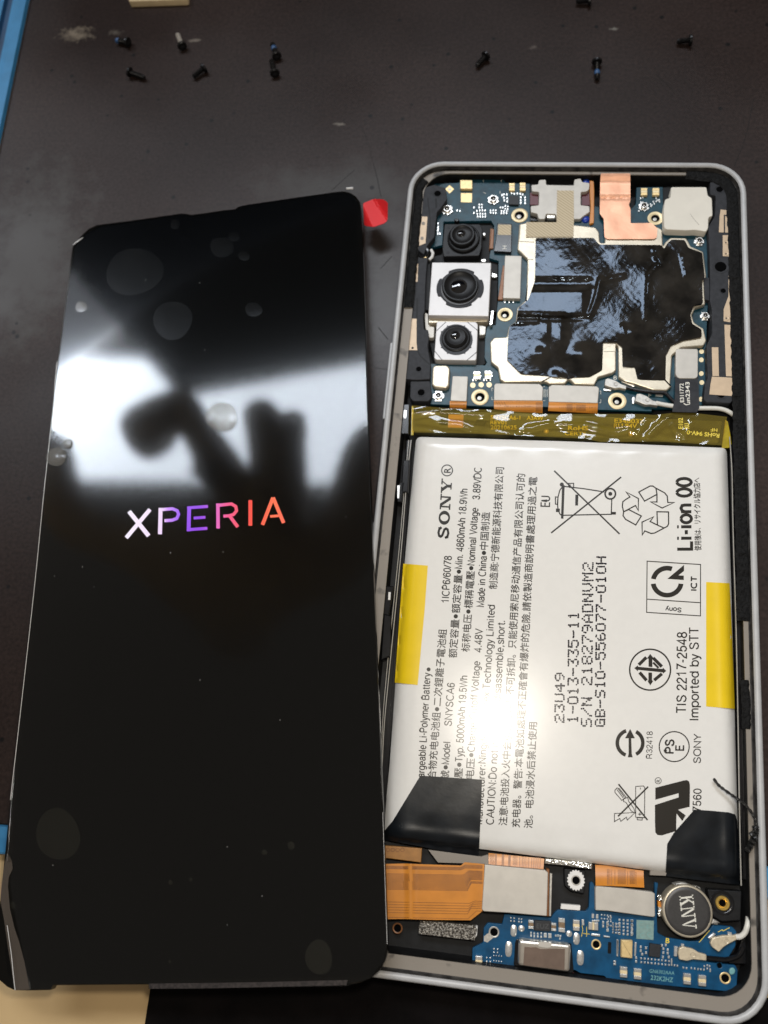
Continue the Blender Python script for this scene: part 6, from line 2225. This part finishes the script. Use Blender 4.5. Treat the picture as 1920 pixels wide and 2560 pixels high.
grid('m', 425, 850, 2, 2, 36, 34)
grid('m', 512, 862, 2, 2, 28, 32)
specks(mb, 'm', [(645, 1015), (645, 1045), (680, 1022), (680, 1052), (718, 1025), (718, 1055), (756, 1020), (756, 1058), (915, 1045), (940, 1045), (965, 1050), (960, 1078)], LZ, 18, 22)
specks(mb, 'm', [(800, 1040), (850, 1045)], LZ, 34, 48)
grid('m', 240, 1190, 2, 2, 38, 36)
grid('m', 160, 1285, 2, 2, 40, 40)
grid('m', 238, 1262, 4, 2, 28, 58, w=11, h_=11)
grid('m', 240, 1365, 3, 2, 38, 36)
grid('m', 1320, 830, 2, 1, 46, 30, w=26, h_=48)
specks(mb, 'm', [(1350, 882)], LZ, 80, 18)
grid('m', 1415, 818, 4, 2, 32, 40)
grid('m', 1432, 900, 2, 2, 44, 40, w=20, h_=30)
specks(mb, 'm', [(1480, 925), (1480, 985), (1210, 885), (1212, 915)], LZ, 26, 34)
grid('m', 1540, 910, 3, 4, 30, 34)
grid('n', 5, 800, 2, 3, 26, 44)
grid('n', 52, 870, 3, 4, 34, 30, w=17, h_=18)
grid('n', 120, 828, 4, 5, 42, 36, w=20, h_=20)
grid('n', 250, 840, 1, 4, 20, 44, w=24, h_=26)
grid('n', 345, 1228, 9, 2, 36, 40, w=16, h_=18)
specks(mb, 'n', [(292, 1222), (292, 1260), (560, 1095), (600, 1090), (575, 1130), (620, 1140), (575, 1170), (620, 1175), (570, 1215), (630, 1215), (340, 1110), (340, 1150), (395, 1120), (395, 1170), (355, 1185)], LZ, 20, 26)
specks(mb, 'n', [(660, 1295), (690, 1300), (720, 1305), (782, 1325), (815, 1330), (865, 1330), (900, 1335), (935, 1340), (965, 1342), (995, 1345), (1000, 1310), (1030, 1300), (1055, 1310), (1030, 1335), (1060, 1345), (1060, 1360)], LZ, 15, 20)
specks(mb, 'n', [(70, 1260), (70, 1288)], LZ, 26, 20)
specks(mb, 'n', [(660, 1260)], LZ, 14, 60)
child('small_components', LP, mb, 'solder', kind='stuff')
mb = MB()
text(mb, 'GN6302AAA', at('n', 428, 1375), at('n', 688, 1400), 9, lz)
text(mb, '232K2HZ', at('n', 440, 1448), at('n', 672, 1475), 11.5, lz, bold=0.01)
for X, Y, r_ in ((350, 880, 26), (360, 990, 24), (430, 980, 22), (415, 900, 14)):
    stroke(mb, [at('n', a, b) for a, b in arc(X, Y, r_, 30, 300, 10)], 1.0, LZ + 0.112)
child('board_lettering', LP, mb, 'silkg', smooth=False)
mb = MB()
text(mb, 'B', at('n', 596, 1066), at('n', 636, 1070), 12, lz, bold=0.02)
stroke(mb, V('n', (1140, 955), (1185, 930), (1195, 942), (1262, 908)), 1.6, lz)
stroke(mb, V('n', (944, 1062), (1055, 935)), 1.6, lz)
stroke(mb, V('m', (1202, 935), (1210, 985), (1195, 1055)), 1.3, lz)
stroke(mb, V('m', (1252, 945), (1250, 1055)), 1.3, lz)
stroke(mb, V('m', (1215, 1020), (1285, 1028)), 1.3, lz)
child('board_lines', LP, mb, 'silk', smooth=False)

# orange display ribbon, seen running out from under the screen
def fz(X, Y):
    x_ = (X - 920) * 3.318
    return 6.9 - 0.4 * smooth01(150, 330, x_) + 0.25 * math.exp(-((x_ - 350) / 30) ** 2) - 0.25 * smooth01(800, 960, x_)


flex_px = V('l', (90, 930), (300, 925), (560, 935), (770, 942), (802, 914), (966, 930), (948, 1320), (930, 1335), (852, 1396), (500, 1392), (300, 1385), (90, 1388))
mb = MB()
sheet(mb, flex_px, fz, 5, 0.15)
FX = build('display_ribbon', mb, 'flex', PH_, angle=60, label='orange display ribbon coming out from under the loose screen')
fzz = lambda X, Y: fz(X, Y) + 0.03
mb = MB()


def jog(y, yr, x1, x2, w=0.8, x0=90, xe=950):
    stroke(mb, densify_line(V('l', (x0, y), (x1, y + (x1 - 150) * 0.02), (x2, yr), (xe, yr + 4)), 12), w, fzz)


def densify_line(pl, st):
    out = []
    for i in range(len(pl) - 1):
        a, b = pl[i], pl[i + 1]
        m = max(1, int(math.hypot(b[0] - a[0], b[1] - a[1]) / st))
        out += [(a[0] + (b[0] - a[0]) * j / m, a[1] + (b[1] - a[1]) * j / m) for j in range(m)]
    return out + [pl[-1]]


for q in range(4):
    jog(945 + q * 7, 938 + q * 8, 770, 805, 1.3)
for q in range(15):
    jog(1008 + q * 9.2, 985 + q * 6.6 + (10 if q > 11 else 0), 790 + q * 2.4, 835 + q * 1.6, 1.15)
for q in range(5):
    jog(1242 + q * 22, 1236 + q * 15, 840 - q * 4, 886 - q * 8, 1.1)
jog(1370, 1318, 830, 900, 1.0)
child('copper_traces', FX, mb, 'flexdark')
part('display_connector_plate', PH_, 'plate', V('l', (968, 934), (1470, 982), (1494, 1000), (1484, 1362), (1180, 1335), (960, 1322), (944, 1305)), 5.0, 6.7, 0.1, 2, label='large grey connector plate')
part('plate_edge', PH_, 'flexdark', V('l', (1480, 968), (1505, 975), (1500, 1365), (1484, 1362)), 4.5, 6.2, 0.1)
part('plate_edge', PH_, 'plug', V('l', (1508, 1005), (1528, 1010), (1518, 1362), (1502, 1362)), 4.5, 5.6, 0.05)
ribbon('l', [(1000, 838), (1462, 885), (1455, 972), (1200, 948), (1000, 930)], 5.4, 5.9, 0, [([(1062 + 6 * 0, 845), (1060, 935)], 4), ([(1120, 850), (1118, 940)], 6), ([(1175, 855), (1172, 945)], 6)] +
       vlines(1250, 1320, 6, 868, 955, rl) + [([(X, 870), (X - 4, 965)], 1.4) for X in (1335, 1360, 1378, 1396, 1412, 1430)] + crosses(1010, 1050, 850, 930, 3) + crosses(1200, 1240, 860, 945, 3))
part('grey_tape', PH_, 'ledge', V('l', (500, 812), (940, 868), (1000, 850), (1000, 930), (580, 918)), 4.2, 5.2, 0.05)
OB = part('orange_board', PH_, 'flexmid', V('l', (60, 770), (135, 776), (448, 800), (440, 918), (140, 880), (60, 875)), 4.2, 5.3, 0.1)
mb = MB()
for X in (165, 205, 245, 285):
    stroke(mb, [at('l', a, b) for a, b in arc(X, 812, 15, 0, 360, 14)[:-1]], 1.6, 5.32, closed=True)
child('etched_circle', OB, mb, 'flexdark')
mb = MB()
sheet(mb, V('l', (432, 1402), (600, 1410), (888, 1440), (906, 1470), (884, 1562), (650, 1535), (420, 1508), (424, 1440)), lambda X, Y: 5.3 + 0.06 * random.uniform(-1, 1), 2.6, 1.2)
build('mesh_gasket', mb, 'foam', PH_, angle=180, label='sparkling silver mesh gasket')
part('gasket_end', PH_, 'white', V('l', (880, 1445), (910, 1450), (905, 1520), (878, 1560)), 3.8, 5.2, 0.1)
hole(PH_, 'l', 245, 1462, 38, 4.2, 'flexdark', 'screw_hole')
# short ribbon and plate right of the washer
part('connector_plate', PH_, 'plate', V('m', (1358, 505), (1480, 515), (1659, 530)) + V('n', (462, 540), (486, 556), (488, 790), (470, 800), (440, 796), (0, 735)) + V('m', (1348, 768), (1345, 530)), 5.0, 6.3, 0.1, 2)
ribbon('m', [(1345, 270), (1480, 278), (1760, 320), (1872, 335), (1880, 520), (1700, 510), (1500, 500), (1350, 498)], 4.6, 6.0, 0, [([(X, 300 + (X - 1345) * 0.1), (X, 490)], 1.0) for X in (1478, 1490, 1505, 1525, 1560, 1700, 1790)] + crosses(1590, 1680, 320, 490, 5) + crosses(1720, 1780, 330, 490, 4))
part('battery_lead', PH_, 'foil', V('m', (795, 200), (940, 215), (1120, 232), (1312, 262), (1308, 320), (1100, 290), (900, 268), (790, 262)), 4.6, 5.5, 0.15)
part('grey_tape', PH_, 'ledge', V('n', (440, 316), (612, 330), (600, 372), (436, 365)), 4.6, 5.4, 0.05)
part('white_label', PH_, 'white', V('m', (974, 698), (1182, 716), (1178, 768), (968, 752)), 4.0, 4.9)
part('washer_mount', PH_, 'black', V('m', (1005, 310), (1240, 330), (1225, 590), (1080, 560), (1010, 500)), 3.0, 4.4, 0.15, 4)
px = at('m', 1135, 440)
k = mmpx(*px, 4.5) / VIEW['m'][2]
c = U(*px, 4.5)
mb = MB()
teeth = []
for i in range(72):
    a = 2 * math.pi * i / 72
    r_ = (98 if (i // 2) % 2 else 88) * k
    teeth.append((c.x + r_ * math.cos(a), c.y + r_ * math.sin(a) * 1.12))
slab_mm(mb, teeth, 4.38, 4.55, 0.05)
WS = build('toothed_washer', mb, 'white', PH_, label='white washer with a toothed rim')
mb = MB()
lathe(mb, (c.x, c.y, 4.56), [(54 * k, 0), (52 * k, 0.08), (44 * k, 0.08), (40 * k, 0.02)], 24, 0, cap=False)
lathe(mb, (c.x, c.y, 4.575), [(44 * k, 0), (30 * k, 0.005), (10 * k, 0.01)], 20, 1)
build('washer_hole', mb, ['plug', 'void'], WS)
# vibration motor
pm = at('n', 826, 738)
k = mmpx(*pm, 6.2) / 4.1475
c = U(*pm, 6.2)
mb = MB()
lathe(mb, (c.x, c.y, 0), [(262 * k, 3.6), (262 * k, 5.85), (258 * k, 6.1), (248 * k, 6.22), (238 * k, 6.2)], 64, 0, cap=False)
MO = build('vibration_motor', mb, 'can', PH_, angle=50, label='round vibration motor with dark cap')
mb = MB()
lathe(mb, (c.x, c.y, 0), [(239 * k, 6.16), (236 * k, 6.21), (200 * k, 6.22), (100 * k, 6.225)], 64)
build('motor_cap', mb, 'motor', MO, angle=50)
gK = (1.15, [box(0.04, 0, 0.48, 0.09), box(0.04, 0.91, 0.48, 1), box(0.17, 0, 0.35, 1), [(0.33, 0.40), (0.33, 0.53), (0.82, 0.95), (0.97, 0.95)], box(0.68, 0.91, 1.08, 1), [(0.45, 0.58), (0.62, 0.66), (1.02, 0.06), (0.78, 0.06)], box(0.66, 0, 1.12, 0.09)])
gN2 = (1.25, [box(0.05, 0, 0.42, 0.09), box(0.18, 0, 0.27, 1), box(0.04, 0.91, 0.40, 1), [(0.18, 1), (0.40, 1), (1.03, 0.0), (0.86, 0.0)], box(0.94, 0, 1.03, 1), box(0.78, 0.91, 1.18, 1)])
gV = (1.15, [box(0.0, 0.91, 0.44, 1), box(0.70, 0.91, 1.10, 1), [(0.10, 0.95), (0.32, 0.95), (0.64, 0.0), (0.54, 0.0)], [(0.84, 0.95), (0.94, 0.95), (0.64, 0.0), (0.56, 0.0)]])
mb = MB()
wordmark(mb, at('n', 738, 578), at('n', 778, 938), 35, [gK, gN2, gV], 6.245)
child('motor_lettering', MO, mb, 'silkw', smooth=False)
for view, pl in (('n', [(515, 570), (556, 565), (558, 625), (520, 630)]), ('n', [(518, 690), (552, 700), (556, 790), (524, 800)])):
    part('motor_contact', MO, 'foil', V(view, *pl), 4.5, 5.5, 0.1, 2)
part('motor_contact', MO, 'flex', V('n', (516, 630), (548, 640), (550, 700), (520, 695)), 4.4, 5.2, 0.1)
for view, pl in (('n', [(680, 460), (760, 440), (830, 450), (820, 490), (700, 480)]), ('n', [(900, 478), (955, 490), (970, 520), (930, 515)]), ('n', [(1090, 815), (1165, 860), (1130, 880), (1070, 870)])):
    part('motor_clip', MO, 'plug', V(view, *pl), 3.8, 5.6, 0.15, 2)
part('corner_block', PH_, 'black', V('n', (1030, 510), (1390, 530), (1380, 840), (1180, 850), (1085, 790)), 3.0, 4.8, 0.2, 4)
px = at('n', 1188, 655)
k = mmpx(*px, 5.0) / 4.1475
c = U(*px, 5.0)
mb = MB()
lathe(mb, (c.x, c.y, 0), [(74 * k, 4.5), (74 * k, 5.1), (68 * k, 5.2), (48 * k, 5.2), (36 * k, 5.0), (33 * k, 4.6)], 30, 0, cap=False)
lathe(mb, (c.x, c.y, 4.82), [(38 * k, 0), (20 * k, 0.01)], 20, 1)
M['brass'] = material('brass_insert', (0.72, 0.48, 0.12), 0.3, 0.75, 0.5, var=0.08, vscale=2)
build('brass_insert', mb, ['brass', 'void'], PH_)
mb = MB()
lathe(mb, (c.x, c.y, 0), [(125 * k, 4.81), (120 * k, 4.86), (100 * k, 4.86), (94 * k, 4.81)], 30, 0, cap=False)
build('insert_groove', mb, 'blackgloss', PH_)
# lower antenna cable
mb = MB()
tube(mb, smooth_path([U(*at('n', X, Y), z_) for X, Y, z_ in ((1330, 1005, 5.6), (1375, 1000, 5.8), (1420, 960, 6.0), (1442, 900, 6.2), (1452, 850, 6.0), (1456, 800, 5.2))]), [0.36, 0.42, 0.44, 0.44, 0.42, 0.40] and 0.42, 10)
CX3 = build('coaxial_cable', mb, 'cable', PH_, label='white cable at the lower right corner')
plug(CX3, 'n', [(1082, 1022), (1110, 1010), (1200, 992), (1290, 992), (1375, 978), (1378, 1010), (1240, 1085), (1200, 1110), (1150, 1162), (1120, 1140), (1085, 1115), (1062, 1075)], LZ + 0.1, 5.9, 'plug2', (1230, 1048))
mb = MB()
tube(mb, smooth_path([U(*at('n', X, Y), 5.3) for X, Y in ((1000, 1222), (1100, 1232), (1230, 1240), (1350, 1200), (1400, 1120))]), 0.4, 10)
CX4 = build('coaxial_cable', mb, 'blackgloss', PH_, label='black cable at the lower right corner')
plug(CX4, 'n', [(742, 1120), (780, 1108), (885, 1130), (940, 1168), (1022, 1190), (1022, 1252), (950, 1245), (880, 1238), (820, 1255), (742, 1240), (730, 1180)], LZ + 0.1, 5.9, 'plug2', (880, 1190))
for pl in ([(1040, 1010), (1100, 962), (1118, 980), (1055, 1030)], [(1240, 950), (1285, 960), (1285, 990), (1245, 985)], [(688, 1100), (722, 1105), (715, 1210), (685, 1205)], [(760, 1075), (792, 1080), (788, 1105), (758, 1100)]):
    part('solder_tab', LP, 'solder', V('n', *pl), LZ, LZ + 0.4, 0.06)
part('corner_wall', PH_, 'blackgloss', V('n', (1380, 1050), (1460, 980), (1462, 1290), (1260, 1285), (1250, 1250), (1340, 1180)), 3.0, 4.6, 0.15, 3)
# left wall snaps beside the battery
for q in ([(1008, 1150), (1024, 1150), (1020, 1230), (1003, 1230)], [(998, 1205), (1012, 1205), (1004, 1255), (992, 1255)], [(962, 1465), (985, 1465), (972, 1540), (958, 1535)], [(960, 1535), (978, 1540), (976, 1640), (952, 1650)], [(1006, 1010), (1024, 1010), (1022, 1085), (1000, 1085)]):
    part('frame_snap', PH_, 'blackgloss', q, 3.0, 6.2, 0.15, 2)
for q in ([(993, 1213), (1000, 1213), (998, 1246), (993, 1246)], [(971, 1480), (977, 1480), (976, 1500), (970, 1500)], [(1010, 1025), (1017, 1026), (1015, 1046), (1009, 1045)]):
    part('bright_contact', PH_, 'steel', q, 5.5, 6.26, 0.03)

# ------------------------------------------------------------------ strand of stretched glue on the right rim
gs = thing('glue_strand', 'black stretched strand of glue curling over the right rim of the opened phone', 'glue strand', tuple(U(1871, 2021, 8.4)))
mb = MB()
tube(mb, smooth_path([U(1784, 1946, 7.9), U(1796, 1962, 8.2), U(1808, 1972, 8.4), U(1826, 1985, 8.6), U(1842, 1996, 8.6), U(1858, 2008, 8.8), U(1872, 2022, 9.0), U(1883, 2038, 9.0), U(1890, 2052, 8.9), U(1890, 2068, 8.7), U(1884, 2080, 8.6)]),
     [0.16 + 0.10 * abs(math.sin(i * 0.7)) for i in range(61)], 8)
rg = random.Random(21)
P_ = [U(1890 + rg.uniform(-5, 2), 2062 + 7 * i, 8.5) for i in range(4)] + [U(1884 + rg.uniform(-6, 6) - 2 * i, 2086 + 7 * i, 8.3) for i in range(7)]
tube(mb, smooth_path(P_, 4), [0.30 + 0.28 * abs(math.sin(i * 1.3)) for i in range((len(P_) - 1) * 4 + 1)], 8)
build('strand', mb, 'strand', gs)
